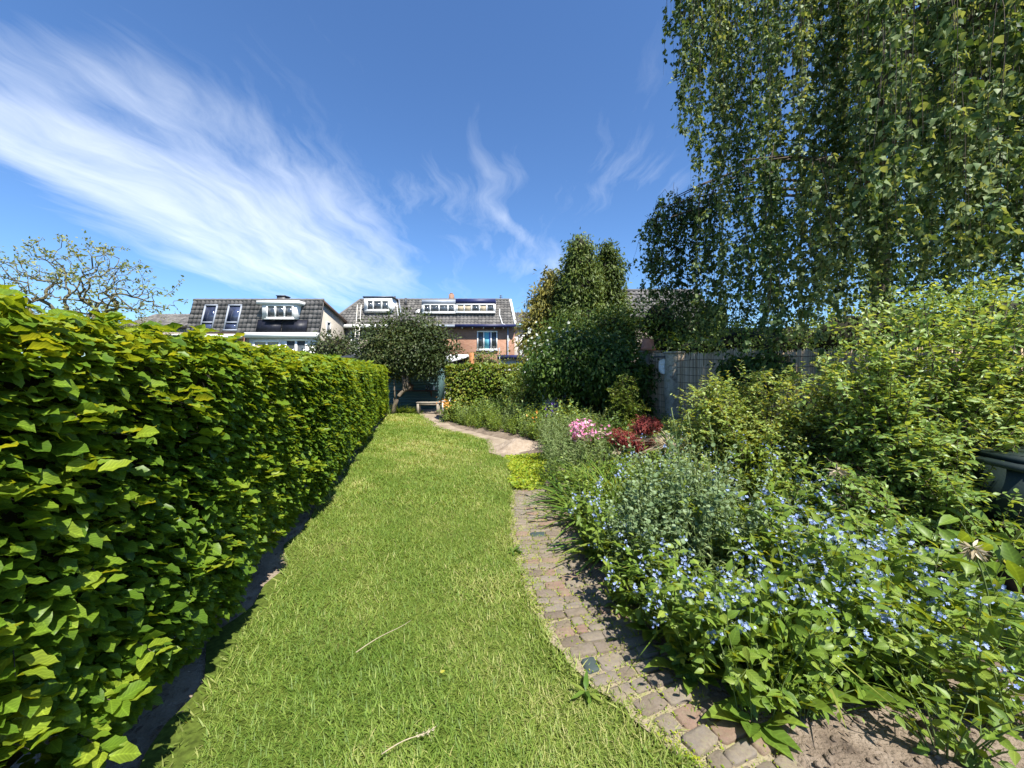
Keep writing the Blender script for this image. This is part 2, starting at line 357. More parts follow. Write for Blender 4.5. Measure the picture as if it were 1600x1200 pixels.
M['orange_petal'] = leaf_mat('orange_petal', [(.7, .22, .03), (.75, .3, .05), (.8, .4, .1), (.8, .5, .2)], .25, .5, .6, .2, .8, .1)
M['purple_petal'] = leaf_mat('purple_petal', [(.12, .07, .32), (.16, .1, .4), (.22, .14, .46), (.3, .2, .5)], .25, .5, .6, .2, .6, .1)
M['maple'] = leaf_mat('maple_leaf', [(.13, .020, .020), (.20, .032, .028), (.29, .055, .045), (.37, .10, .08)], .3, .6, .5, .3, .9, .15)
M['straw'] = leaf_mat('dry_straw', [(.30, .24, .14), (.42, .35, .23), (.52, .44, .31), (.6, .53, .4)], .2, .5, .7, .2, .9, .2)
M['dead'] = plain('dead_leaf', (.10, .07, .045), (.17, .125, .085), 20, .9)
M['stem'] = plain('green_stem', (.08, .13, .03), (.13, .17, .05), 12, .6)
M['wood_stem'] = plain('brown_twig', (.05, .036, .024), (.10, .075, .05), 14, .8, .3)
M['bark'] = plain('grey_bark', (.09, .07, .05), (.19, .155, .11), 5, .9, .6, 18, stretch=(3, 3, .6))
M['bark_moss'] = plain('mossy_bark', (.07, .06, .04), (.17, .15, .07), 4, .9, .6, 12)
M['core'] = plain('painted_inner_shade', (.008, .010, .004), (.02, .018, .010), 25, .95)  # near-black colour that paints the shade deep inside foliage
M['soil'] = plain('garden_soil', (.075, .055, .038), (.17, .13, .092), 7, .95, 1.0, 70, c3=(.25, .20, .15))
M['dry_soil'] = plain('dry_pale_soil', (.15, .115, .08), (.25, .20, .145), 6, .95, 1.0, 60, c3=(.32, .265, .20))
M['heap'] = plain('damp_sand', (.22, .165, .115), (.31, .245, .18), 9, .95, 1.0, 60, c3=(.38, .31, .235))
M['joint'] = plain('mossy_joint_sand', (.20, .165, .10), (.27, .225, .15), 14, .95, .8, 60, c3=(.22, .24, .06))
M['sand'] = plain('pale_sand', (.17, .13, .09), (.27, .215, .155), 3.5, .95, .9, 45, c3=(.34, .28, .21))
M['cobble'] = plain('cobble_stone', (.20, .155, .12), (.27, .215, .165), 26, .9, .7, 90, c3=(.31, .26, .205), use_rnd=True)
M['cobble_red'] = plain('red_cobble', (.20, .125, .09), (.28, .185, .14), 26, .9, .55, 60)
M['cobble_grey'] = plain('grey_cobble', (.165, .14, .112), (.24, .205, .168), 26, .9, .5, 60)
def dusty(m):
    nt = m.node_tree; N = nt.nodes; L = nt.links; p = next(n for n in N if n.type == 'BSDF_PRINCIPLED'); src = p.inputs['Base Color'].links[0].from_socket
    g = N.new('ShaderNodeNewGeometry'); z = N.new('ShaderNodeTexNoise'); z.inputs['Scale'].default_value = 9; z.inputs['Detail'].default_value = 9; z.inputs['Roughness'].default_value = .75; L.new(g.outputs['Position'], z.inputs['Vector'])
    f = ramp(N, [(0, 0, 0), (.85, .85, .85)], [.42, .62]); L.new(z.outputs[0], f.inputs[0])
    z2 = N.new('ShaderNodeTexNoise'); z2.inputs['Scale'].default_value = 70; z2.inputs['Detail'].default_value = 5; L.new(g.outputs['Position'], z2.inputs['Vector'])
    c = ramp(N, [(.17, .135, .085), (.26, .21, .14), (.24, .25, .08)], [.35, .55, .72]); L.new(z2.outputs[0], c.inputs[0])
    mx = N.new('ShaderNodeMixRGB'); L.new(f.outputs[0], mx.inputs[0]); L.new(src, mx.inputs[1]); L.new(c.outputs[0], mx.inputs[2]); L.new(mx.outputs[0], p.inputs['Base Color'])
for k_ in ('cobble', 'cobble_red', 'cobble_grey'): dusty(M[k_])
M['cobble_teal'] = plain('teal_glazed_brick', (.030, .046, .044), (.055, .075, .07), 30, .6, .3, 50)
M['white_paint'] = plain('white_paint', (.70, .70, .67), (.80, .80, .78), 2.5, .55)
M['white_panel'] = plain('white_cladding', (.60, .60, .57), (.76, .76, .73), 1.2, .6)
M['tile'] = plain('grey_roof_tile', (.075, .072, .07), (.15, .142, .135), 3, .75, .2, 30, use_rnd=True)
M['tile_old'] = plain('weathered_roof_tile', (.085, .080, .074), (.165, .155, .14), 3, .85, .3, 30, use_rnd=True)
M['brick'] = brick_mat('orange_brick', (.30, .125, .068), (.38, .185, .11), (.30, .24, .18))
M['brick_grey'] = brick_mat('grey_brown_brick', (.19, .155, .125), (.28, .23, .19), (.26, .24, .21))
M['render'] = plain('beige_render', (.30, .27, .22), (.40, .36, .30), 1.5, .9)
M['blue_paint'] = plain('dark_blue_paint', (.013, .018, .075), (.02, .027, .10), 2, .5)
M['grey_paint'] = plain('grey_blue_paint', (.24, .27, .32), (.32, .35, .40), 2, .5)
M['turq'] = plain('turquoise_gutter', (.28, .52, .56), (.36, .6, .62), 2, .5)
M['glass'] = glass_mat('window_glass', (.045, .055, .065))
M['skyglass'] = glass_mat('roof_window_glass', (.035, .045, .085), .04)
M['panel'] = plain('solar_cell', (.010, .011, .018), (.018, .019, .03), 8, .45, spec=.25)
M['panel_edge'] = plain('black_anodised_frame', (.012, .012, .014), (.02, .02, .022), 8, .5, spec=.2)
M['dark_metal'] = plain('dark_metal', (.05, .05, .055), (.09, .09, .095), 6, .5, metal=.4)
M['alu'] = plain('aluminium', (.55, .52, .45), (.66, .62, .54), 8, .5, metal=.2)
M['curtain'] = plain('teal_curtain', (.10, .38, .46), (.18, .5, .58), 5, .8, stretch=(8, 8, .4))
M['blue_curtain'] = plain('blue_curtain', (.03, .06, .28), (.05, .09, .36), 5, .8, stretch=(8, 8, .4))
M['blind'] = plain('beige_blind', (.36, .30, .20), (.45, .38, .27), 5, .8, stretch=(.5, .5, 9))
M['brick_plain'] = plain('chimney_brick', (.22, .13, .09), (.33, .20, .14), 9, .9)
M['shed'] = plain('teal_shed_board', (.06, .125, .125), (.10, .18, .175), 7, .7, .3, 30, stretch=(.6, 1, 6), use_rnd=True)
M['old_wood'] = plain('weathered_wood', (.20, .17, .13), (.36, .32, .26), 8, .85, .4, 40, stretch=(.6, 6, 6))
M['brown_wood'] = plain('dark_brown_wood', (.06, .036, .024), (.10, .06, .042), 6, .6, .2, 30, stretch=(.5, 5, 5))
M['rust_wood'] = plain('orange_brown_wood', (.27, .11, .035), (.37, .16, .055), 6, .65, .2, 30, stretch=(5, 5, .5))
M['reed'] = plain('weathered_reed', (.34, .25, .15), (.64, .50, .34), 10, .9, .3, 40, stretch=(1, 1, .15), use_rnd=True)
M['wire'] = plain('rusty_wire', (.05, .04, .03), (.09, .07, .055), 10, .7)
M['terracotta'] = plain('terracotta', (.34, .13, .075), (.46, .20, .12), 9, .85, .3, 50)
M['stone'] = plain('old_concrete', (.16, .13, .095), (.42, .37, .29), 9, .95, 1.0, 25, c3=(.24, .23, .14))
M['plaster'] = plain('white_plaster', (.62, .62, .60), (.78, .78, .76), 7, .8, .2, 40)
M['white_brick'] = brick_mat('whitewashed_brick', (.50, .49, .46), (.62, .60, .57), (.36, .34, .31))
M['bin'] = plain('dark_green_plastic', (.006, .016, .014), (.010, .024, .02), 5, .55, .08, 60)
M['bin_dark'] = plain('black_plastic', (.006, .008, .008), (.012, .014, .014), 5, .5)
M['bottle'] = glass_mat('brown_bottle_glass', (.03, .025, .012))
M['clay'] = plain('birdhouse_wood', (.22, .12, .06), (.32, .19, .1), 9, .8)
def lawn_mat():
    m, nt, N, L = mat_new('lawn_turf'); p = N.new('ShaderNodeBsdfPrincipled'); p.inputs['Roughness'].default_value = .95; p.inputs['Specular IOR Level'].default_value = .1
    g = N.new('ShaderNodeNewGeometry')
    a = N.new('ShaderNodeTexNoise'); a.inputs['Scale'].default_value = 1.1; a.inputs['Detail'].default_value = 5; L.new(g.outputs['Position'], a.inputs['Vector'])
    b = N.new('ShaderNodeTexNoise'); b.inputs['Scale'].default_value = 45; b.inputs['Detail'].default_value = 4; L.new(g.outputs['Position'], b.inputs['Vector'])
    r1 = ramp(N, [(.06, .09, .014), (.09, .12, .02), (.15, .14, .055)], [.35, .55, .75]); L.new(a.outputs[0], r1.inputs[0])
    r2 = ramp(N, [(.5, .5, .5), (1.2, 1.2, 1.2)], [.3, .7]); L.new(b.outputs[0], r2.inputs[0])
    mx = N.new('ShaderNodeMixRGB'); mx.blend_type = 'MULTIPLY'; mx.inputs[0].default_value = 1; L.new(r1.outputs[0], mx.inputs[1]); L.new(r2.outputs[0], mx.inputs[2]); L.new(mx.outputs[0], p.inputs[0])
    o = N.new('ShaderNodeOutputMaterial'); L.new(p.outputs[0], o.inputs[0]); return m
M['lawn'] = lawn_mat()
M['field'] = plain('distant_ground', (.05, .07, .025), (.10, .11, .05), .6, .95)

# ------------------------------------------------------------------ the lie of the garden (metres; x right, y away)
def xh(d): return -1.03-.245*d                                # right-hand face of the beech hedge
_RD = [-2, 0, 1.0, 1.45, 1.55, 1.76, 1.96, 2.37, 2.81, 3.6, 4.8, 6.4, 7.0, 8.2, 9.1, 10.1, 12.5, 13.8]
_RX = [2.2, 1.4, .95, .68, .60, .44, .28, .138, .056, -.018, 0, -.05, -.38, -.49, -1.18, -1.94, -2.9, -3.3]
def xr(d): return np.interp(d, _RD, _RX)                      # right-hand edge of the lawn
_PD = [-1, 0, 1.0, 1.45, 1.8, 2.05, 2.37, 2.81, 3.6, 4.85]
_PX = [2.5, 1.9, 1.2, .92, .79, .71, .57, .45, .38, .40]
def xp(d): return np.interp(d, _PD, _PX)                      # right-hand edge of the cobbles
def lz(x, y): return .018*wob(np.stack([np.asarray(x, float), np.asarray(y, float), np.zeros_like(np.asarray(x, float))], -1), .7, 3)

def sheet(x0f, x1f, ys, nx, zf):
    V = []; ys = np.asarray(ys, float)
    for y in ys:
        t = np.linspace(0, 1, nx); x = x0f(y)+(x1f(y)-x0f(y))*t
        V.append(np.stack([x, np.full(nx, y), zf(x, np.full(nx, y))], -1))
    V = np.concatenate(V); i = np.arange(len(ys)-1)[:, None]*nx; j = np.arange(nx-1)[None]
    F = np.stack([i+j, i+j+1, i+nx+j+1, i+nx+j], -1).reshape(-1, 4); return Geo().add(V, F)
gx = np.concatenate([[-400, -150, -60, -30, -15], np.linspace(-9, 9, 10), [15, 30, 60, 150, 400]])
g = Geo(); gy = np.array([-200, -60, -20, -6, 0, 5, 10, 15, 20, 30, 60, 150, 400, 900.])
V = np.array([[x, y, -.10] for y in gy for x in gx]); nx = len(gx)
F = np.array([(i*nx+j, i*nx+j+1, (i+1)*nx+j+1, (i+1)*nx+j) for i in range(len(gy)-1) for j in range(nx-1)])
tag(part('ground', g.add(V, F), M['field']), kind='structure')
# bare soil under the hedge and in the border
def soilz(x, y):
    p = np.stack([x, y, np.zeros_like(x)], -1); return .022*wob(p, 2.2, 1)+.012*wob(p, 7, 2)
tag(part('hedge_soil', sheet(lambda d: xh(d)-1.5, lambda d: xh(d)+.32, np.arange(-1.5, 16, .08), 26, lambda x, y: soilz(x, y)*.7-.018), M['dry_soil'], smooth=True), kind='structure')
def bedz(x, y): return soilz(x, y)+np.clip((x-np.where(y < 4.85, xp(y), xr(y)+.3))*.35, 0, .07)-.03
tag(part('border_soil', sheet(lambda d: (xp(d) if d < 4.85 else xr(d))-.05, lambda d: 7.5, np.concatenate([np.arange(-1, 5, .06), np.arange(5, 14.5, .15)]), 90, bedz), M['soil'], smooth=True), kind='structure')
tag(part('lawn', sheet(lambda d: xh(d)-.05+.05*math.sin(d*5)+.04*math.sin(d*11), lambda d: xr(d)+.03*math.sin(d*7), np.arange(-1.5, 14.4, .12), 24, lambda x, y: lz(x, y)+.006), M['lawn'], smooth=True), kind='structure')
# sandy path winding to the shed, with the heap beside it
_SD = [6.6, 7.0, 7.6, 8.2, 8.8, 9.4, 10.1, 11.2, 12.5, 13.6, 15.2]
_S0 = [-.1, -.42, -.48, -.55, -1.0, -1.5, -2.0, -2.5, -2.95, -3.3, -3.8]
_S1 = [.35, .45, .48, .42, -.1, -.55, -1.25, -1.75, -2.05, -2.3, -2.5]
tag(part('sandy_path', sheet(lambda d: np.interp(d, _SD, _S0), lambda d: np.interp(d, _SD, _S1), np.arange(6.6, 15.2, .08), 14, lambda x, y: soilz(x, y)*.5+.022), M['sand'], smooth=True), kind='structure')

# ------------------------------------------------------------------ lawn grass
def lawn_grass():
    g = Geo()
    zones = [(1.15, 2.4, 17000, .046, .046), (2.4, 4.2, 11500, .047, .052), (4.2, 7, 5600, .055, .075), (7, 10.5, 3000, .065, .10), (10.5, 14.3, 1900, .075, .13)]
    for d0, d1, dens, ln, wd in zones:
        wmax = float(max(xr(d0)-xh(d1), xr(d1)-xh(d1), xr(d0)-xh(d0)))+.3
        n = int((d1-d0)*wmax*dens); y = rng.uniform(d0, d1, n); x = xh(d1)-.1+rng.uniform(0, 1, n)*(wmax+.3)
        p3 = np.stack([x, y, 0*x], -1)
        edge = .06*wob(p3, 5, 5)
        lo = xh(y)+np.interp(y, [1.2, 2.6, 3.4], [.07, .05, -.05])+np.clip(wob(p3, 2.2, 17), 0, 1)*np.interp(y, [1.2, 3.2, 4.5], [.22, .16, 0]); hi = xr(y)+.05
        ok = (x > lo+edge) & (x < hi+edge*.8)
        bare = wob(p3, 1.6, 8)+.6*wob(p3, 6, 9)
        ok &= (bare < .78+rng.uniform(0, .5, n)) | (x > lo+.9)
        x, y, p3 = x[ok], y[ok], p3[ok]; n = len(x)
        th = rng.uniform(0, 6.28, n)+1.2*wob(p3, 2.5, 4)
        up = rng.uniform(.45, 2.0, n); tip = np.stack([np.cos(th), np.sin(th), up], -1)
        nr = np.stack([-np.cos(th)*up, -np.sin(th)*up, np.ones(n)], -1)+rng.normal(0, .25, (n, 3))
        dry = np.clip(.42+.40*wob(p3, 1.1, 6)+.26*wob(p3, 5, 7)+rng.normal(0, .27, n), 0, 1)
        sz = ln*rng.uniform(.55, 1.35, n)*(1+.2*wob(p3, 3, 2))
        g.leaves(BLADE, np.stack([x, y, lz(x, y)+.003], -1), tip, nr, sz, dry, wid=wd/.06*rng.uniform(.7, 1.2, n))
    # longer tufts along both edges
    for side in (0, 1):
        n = 4200; y = 1.2+12.8*rng.uniform(0, 1, n)**1.6; k = np.abs(rng.normal(0, .06, n))
        x = (xh(y)+.04+k) if side == 0 else (xr(y)-k)
        keep = rng.uniform(0, 1, n) < np.clip(.5+.9*wob(np.stack([x, y, 0*x], -1), 3, 12), .06, 1); x, y = x[keep], y[keep]; n = len(x)
        th = rng.uniform(0, 6.28, n); tip = np.stack([np.cos(th), np.sin(th), rng.uniform(.7, 2, n)], -1)
        g.leaves(BLADE, np.stack([x, y, 0*x], -1), tip, rng.normal(0, 1, (n, 3))+[0, 0, .4], rng.uniform(.035, .075, n), rng.uniform(.2, .9, n))
    o = part('grass', g, M['grass'], smooth=True)
    tag(o, 'short bright green mown grass blades covering the lawn', 'grass', kind='stuff')
lawn_grass()

# ------------------------------------------------------------------ cobbled path
def cobble_mesh(k):
    r = np.random.default_rng(100+k); g = Geo(); n = 8
    a = np.arange(n)*2*math.pi/n+math.pi/8
    def ring(s, z): 
        c = np.sign(np.cos(a))*np.abs(np.cos(a))**.3; q = np.sign(np.sin(a))*np.abs(np.sin(a))**.3
        return np.stack([c*.5*s, q*.5*s, np.full(n, z)], -1)
    j = r.uniform(.9, 1.06, n)[:, None]*np.array([1, 1, 1])
    V = np.vstack([ring(1, -1.0), ring(1.0, -.25), ring(.93, .0), ring(.62, .09), [[0, 0, .10]]]); V[:, :2] *= np.vstack([j, j, j, j, [[1, 1, 1]]])[:, :2]
    V[:, :2] += r.normal(0, .022, (len(V), 2)); V[16:, 2] += r.normal(0, .09, len(V)-16)
    F = [(q*n+i, q*n+(i+1) % n, (q+1)*n+(i+1) % n, (q+1)*n+i) for q in range(3) for i in range(n)]
    T = [(3*n+i, 3*n+(i+1) % n, 4*n) for i in range(n)]
    g.add(V, [np.array(F), np.array(T)], r.uniform(0, 1)); return g.mesh('cobble', smooth=True)
def cobbles():
    base = tag(part('cobbled_path', sheet(lambda d: xr(d)+.012*math.sin(d*23)+.01*math.sin(d*41), lambda d: xp(d)+.10, np.arange(.4, 4.86, .03), 12, lambda x, y: soilz(x, y)*.3+.012), M['joint'], smooth=True), kind='structure')
    ms = []
    for k in range(16):
        me = cobble_mesh(k); me.materials.append([M['cobble'], M['cobble'], M['cobble_grey'], M['cobble'], M['cobble_red'], M['cobble_grey'], M['cobble'], M['cobble_grey']][k % 8]); ms.append(me)
    teal = cobble_mesh(99); teal.materials.append(M['cobble_teal'])
    teals = [np.array(G(925, 1033))[:2], np.array(G(835, 836))[:2]]
    moss = Geo(); spots = []
    y = .75; row = 0
    while y < 4.84:
        h = rng.uniform(.062, .098)
        x0, x1 = xr(y)+.015, xp(y)+.10
        slope = (xr(y+.1)-xr(y-.1)+xp(y+.1)-xp(y-.1))/.4
        ang = -math.atan(slope)*.75
        x = x0+rng.uniform(0, .05)
        while x < x1-.02:
            wd = rng.uniform(.075, .15)
            cx, cy = x+wd/2, y+(x+wd/2-(x0+x1)/2)*math.tan(ang)*.8+h/2
            me = ms[rng.integers(len(ms))]
            o = bpy.data.objects.new('cobble', me); col.objects.link(o); o.parent = base
            o.location = (cx, cy, .022+.004*rng.normal()); hh = h*.93*rng.uniform(.9, 1.02)
            o.scale = (wd*.99, hh*1.05, .028); o.rotation_euler = (rng.normal(0, .03), rng.normal(0, .03), ang+rng.normal(0, .05))
            for t in list(teals):
                pass
            spots.append((o, cx, cy))
            k = 26; e = rng.uniform(-.55, .55, k); side = rng.uniform(0, 1, k) < .5; sg = rng.choice([-1, 1], k)
            mp_ = np.stack([np.where(side, cx+wd*.51*sg, cx+wd*e)+rng.normal(0, .006, k), np.where(side, cy+h*e, cy+h*.5*sg)+rng.normal(0, .006, k), .018+rng.uniform(0, .010, k)], -1)
            mp_ = mp_[wob(mp_, 5, 6)+rng.normal(0, .4, k) > -.45]; k = len(mp_)
            moss.leaves(OVATE_LO, mp_, rng.normal(size=(k, 3))*[1, 1, .4]+[0, 0, .4], rng.normal(0, .5, (k, 3))+[0, 0, 1], rng.uniform(.006, .016, k))
            x += wd
        y += h; row += 1
    for t in teals:
        o = min(spots, key=lambda s: (s[1]-t[0])**2+(s[2]-t[1])**2)[0]
        o.data = teal; o['label'] = 'dark teal glazed cobble'
    # moss cushions in the joints and blown edges
    n = 5200; yy = 1.0+3.8*rng.uniform(0, 1, n)**1.3; xx = xr(yy)+(xp(yy)+.1-xr(yy))*np.where(rng.uniform(0, 1, n) < .55, rng.beta(1, 6, n), rng.uniform(0, 1, n))
    keep = wob(np.stack([xx, yy, 0*xx], -1), 4, 3)+rng.normal(0, .3, n) > .25
    xx, yy = xx[keep], yy[keep]; n = len(xx)
    moss.leaves(OVATE_LO, np.stack([xx, yy, rng.uniform(.020, .030, n)], -1), rng.normal(size=(n, 3))*[1, 1, .3], rng.normal(0, .4, (n, 3))+[0, 0, 1], rng.uniform(.006, .018, n))
    part('moss', moss, M['cover'], base, 'stuff')
    n = 5200; yy = 1.0+3.8*rng.uniform(0, 1, n)**1.2; t_ = np.where(rng.uniform(0, 1, n) < .7, rng.beta(1, 7, n), rng.uniform(0, 1, n)); xx = xr(yy)-.02+(xp(yy)+.1-xr(yy))*t_
    keep = wob(np.stack([xx, yy, 0*xx], -1), 6, 13)+rng.normal(0, .25, n)-t_*.5 > .12; xx, yy = xx[keep], yy[keep]; n = len(xx); th = rng.uniform(0, 6.28, n)
    part('sprigs', Geo().leaves(BLADE, np.stack([xx, yy, .015+0*xx], -1), np.stack([np.cos(th), np.sin(th), rng.uniform(.3, 1.5, n)], -1), rng.normal(0, .5, (n, 3))+[0, 0, 1], rng.uniform(.02, .055, n), rng.uniform(.2, 1, n)), M['grass'], base, 'stuff')
cobbles()
# yellow-green creeping ground cover between path and sand
def cover():
    n = 9000; y = rng.uniform(4.75, 6.8, n); x = rng.uniform(-.12, .75, n)
    p = np.stack([x, y, 0*x], -1); keep = (x > xr(y)+.0+.05*wob(p, 5, 1)) & (y < 6.75+.1*wob(p, 4, 2)) & (y > 4.8+.06*wob(p, 5, 3)); x, y, p = x[keep], y[keep], p[keep]; n = len(x)
    z = .02+.05*np.clip(wob(p, 3, 5)+.5, 0, 1.5)*rng.uniform(.3, 1, n)
    g = Geo().leaves(ROUND, np.stack([x, y, z], -1), rng.normal(size=(n, 3))*[1, 1, .4], rng.normal(0, .5, (n, 3))+[0, -.2, 1], rng.uniform(.018, .036, n))
    tag(part('ground_cover', g, M['cover']), 'yellow green creeping ground cover between cobbles and sand', 'ground cover', kind='stuff')
cover()
# heap of sand
def heap():
    c = np.array([.12, 7.35]); V = []; n = 28; k = 14
    for i in range(k+1):
        for j in range(n):
            a = j*2*math.pi/n; t = i/k; rr = t*(.62+.08*math.sin(3*a+1)+.05*math.sin(5*a)); x = c[0]+rr*math.cos(a)*1.0; y = c[1]+rr*math.sin(a)*.75
            z = .19*(.5+.5*math.cos(math.pi*min(1, t)))+(.03*wob(np.array([x, y, 0.]), 5, 2)+.02*wob(np.array([x, y, 0.]), 14, 3))*(1-t)-.02*t+.015
            V.append((x, y, z))
    F = np.array([(i*n+j, (i+1)*n+j, (i+1)*n+(j+1) % n, i*n+(j+1) % n) for i in range(k) for j in range(n)])
    single('sand_heap', Geo().add(V, F[:, ::-1]), M['heap'], 'low heap of pale sand beside the bend of the path', 'sand heap', smooth=True)
heap()
def lying_stalk(a, b, label):
    a, b = G(*a), G(*b); t = np.linspace(0, 1, 9)[:, None]; pts = a*(1-t)+b*t; pts[:, 2] = .045+.012*np.sin(t[:, 0]*5); pts[:, 0] += .01*np.sin(t[:, 0]*4)
    g = Geo().tube(pts, np.linspace(.0024, .0012, 9), 5); return g, pts
g, pts = lying_stalk((556, 1033), (644, 978), ''); single('dry_stalk', g, M['straw'], 'bare straw-coloured dry stalk lying across the lawn', 'stalk')
g, pts = lying_stalk((596, 1197), (678, 1152), '')
q = np.repeat(pts[5:], 14, 0); g.leaves(LANCE, q+rng.normal(0, .003, q.shape), nrmz(pts[-1]-pts[0])+rng.normal(0, .16, q.shape), rng.normal(size=q.shape), .012, rng.uniform(.4, 1, len(q)))
single('dry_grass_ear', g, M['straw'], 'pale grass stalk with a feathery seed head lying on the lawn', 'stalk')

p = G(688, 1064)+[0, 0, .04]; single('fallen_leaf', Geo().leaves(OVATE, [p], [[.6, .4, .1]], [[.1, -.5, 1]], .026, .95), M['yellowleaf'], 'small yellow leaf lying on the open lawn', 'leaf', origin=p)

# ------------------------------------------------------------------ hedges
def inframe(p, mx=40, my=40):
    px = 800+600*p[:, 0]/np.maximum(p[:, 1], .05); py = 580-600*(p[:, 2]-EYE)/np.maximum(p[:, 1], .05)
    return (p[:, 1] > .3) & (px > -mx) & (px < 1600+mx) & (py > -my) & (py < 1200+my)
def leaf_parts(parent, T, mat, pos, tip, nrm, size, rnd, name='leaf', nvar=8):
    """single leaves as objects that share a few meshes"""
    ms = []
    for k in range(nvar):
        g = Geo(); tv = T[0].copy(); tv[:, 2] += .05*np.sin(tv[:, 1]*6+k)+.06*rng.normal()*tv[:, 0]; tv[:, 0] += .05*rng.normal()*tv[:, 1]**2
        g.leaves((tv, T[1]), [[0, 0, 0]], [[0, 1, 0]], [[0, 0, 1]], 1, (k+.5)/nvar); me = g.mesh(name, smooth=True); me.materials.append(mat); ms.append(me)
    tip = nrmz(tip); nrm = nrmz(nrm-tip*np.sum(nrm*tip, -1, keepdims=True)); side = np.cross(tip, nrm); org = ORG[parent]
    for i in range(len(pos)):
        o = bpy.data.objects.new(name, ms[min(nvar-1, int(rnd[i]*nvar))]); col.objects.link(o); o.parent = parent
        m = Matrix([[side[i, 0], tip[i, 0], nrm[i, 0], 0], [side[i, 1], tip[i, 1], nrm[i, 1], 0], [side[i, 2], tip[i, 2], nrm[i, 2], 0], [0, 0, 0, 1]])
        p = pos[i]-org; o.matrix_local = Matrix.Translation([float(a) for a in p]) @ m @ Matrix.Scale(float(size[i]), 4)

def beech_hedge():
    h = nrmz([-.245, 1, 0]); o = nrmz([1, .245, 0]); up = np.array([0, 0, 1.])
    D0, D1, TH = -.6, 12.95, .8
    t = thing('beech_hedge', (xh(6), 6, 0), 'long clipped beech hedge with fresh green leaves beside the lawn', 'hedge')
    def face(n, lo=.10, hi=1.69):
        d = D0+(D1-D0)*rng.uniform(0, 1, n)**1.12; z = lo+(hi-lo)*rng.uniform(0, 1, n); return d, z
    P_, T_, N_, S_, R_ = [], [], [], [], []
    # face
    n = 56000; d, z = face(n)
    p0 = np.stack([xh(d), d, z], -1)
    bul = .07*wob(p0, 1.3, 2)+.05*wob(p0, 4.5, 3)-.10*np.clip((z-1.45)/.25, 0, 1)**2-.05*np.clip((.38-z)/.2, 0, 1)
    dep = np.where(rng.uniform(0, 1, n) < .62, np.abs(rng.normal(0, .035, n)), rng.uniform(0, .22, n))
    ragged = z > .14+.07*wob(p0, 3, 9)
    gap = (wob(p0, 2.2, 6)+.6*wob(p0, 6, 4) > .62) & (rng.uniform(0, 1, n) < .8) & (dep < .12)
    ok = ragged & ~gap
    pos = p0+o*(bul-dep)[:, None]
    lay = .5*wob(p0*[1, 1, 2.2], 3.2, 7)
    tip = o*rng.uniform(.35, 1.1, n)[:, None]+h*(rng.normal(0, .62, n))[:, None]+up*(-.20+rng.normal(0, .22, n)+.12*lay)[:, None]
    nr = up*1.0+o*(.28+rng.normal(0, .28, n))[:, None]+h*rng.normal(0, .30, n)[:, None]
    s = .030+.052*rng.beta(2, 2, n); s *= np.where(rng.uniform(0, 1, n) < .12, 1.2, 1)
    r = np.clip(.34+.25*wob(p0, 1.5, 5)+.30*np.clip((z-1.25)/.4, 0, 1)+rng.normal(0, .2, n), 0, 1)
    for a, b in zip((P_, T_, N_, S_, R_), (pos, tip, nr, s, r)): a.append(b[ok])
    # top and rounded shoulder
    n = 19000; d = D0+(D1-D0)*rng.uniform(0, 1, n)**1.1; q = rng.uniform(0, TH, n); p0 = np.stack([xh(d), d, 0*d+1.66], -1)-o*q[:, None]
    z = 1.655+.025*wob(p0, 1.3, 4)+.02*wob(p0, 5, 6)-np.abs(rng.normal(0, .035, n))-.10*np.clip((.14-q)/.14, 0, 1)**2
    pos = p0.copy(); pos[:, 2] = z; th = rng.uniform(0, 6.28, n)
    tip = np.stack([np.cos(th), np.sin(th), rng.uniform(-.2, .75, n)], -1)+o*.5; nr = up+rng.normal(0, .45, (n, 3))
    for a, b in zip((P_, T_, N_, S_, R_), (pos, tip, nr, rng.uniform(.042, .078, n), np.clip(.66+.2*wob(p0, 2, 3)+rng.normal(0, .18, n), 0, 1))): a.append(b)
    # far end
    n = 1500; q = rng.uniform(0, TH, n); z = rng.uniform(.18, 1.66, n); pos = np.stack([xh(D1)+0*z, D1+0*z, z], -1)-o*q[:, None]+h*(.02+.03*rng.normal(size=n))[:, None]
    tip = h+rng.normal(0, .5, (n, 3))-up*.3; nr = up+h*.4+rng.normal(0, .3, (n, 3))
    for a, b in zip((P_, T_, N_, S_, R_), (pos, tip, nr, rng.uniform(.05, .085, n), rng.uniform(.2, .7, n))): a.append(b)
    # young shoots standing out of the top and face
    tw = Geo()
    for k in range(420):
        d = D0+(D1-D0)*rng.uniform()**1.7; top = rng.uniform() < .62
        b = np.array([xh(d), d, 1.62])-o*rng.uniform(.05, .7) if top else np.array([xh(d), d, rng.uniform(.3, 1.5)])
        dr = nrmz(up*rng.uniform(.5, 1.1)+o*rng.uniform(.0, .9)+h*rng.normal(0, .5)) if top else nrmz(o*1.0+up*rng.uniform(-.2, .5)+h*rng.normal(0, .6))
        ln = rng.uniform(.07, .17) if top else rng.uniform(.05, .12); m = 5; tt = np.linspace(0, 1, m)[:, None]
        pts = b+dr*ln*tt+np.array([0, 0, -.05])*tt**2; tw.tube(pts, np.linspace(.0022, .001, m), 3)
        nl = 7; li = np.linspace(.2, 1, nl)[:, None]; lp = b+dr*ln*li+np.array([0, 0, -.05])*li**2
        sd = nrmz(np.cross(dr, up)+1e-3)*np.where(np.arange(nl) % 2, 1, -1)[:, None]
        tp = sd*.9+dr*.7+rng.normal(0, .2, (nl, 3)); nn = up+rng.normal(0, .35, (nl, 3))
        for a, bb in zip((P_, T_, N_, S_, R_), (lp, tp, nn, rng.uniform(.045, .085, nl), np.clip(rng.normal(.72, .2, nl), 0, 1))): a.append(bb)
    pos, tip, nr, s, r = (np.concatenate(a) for a in (P_, T_, N_, S_, R_))
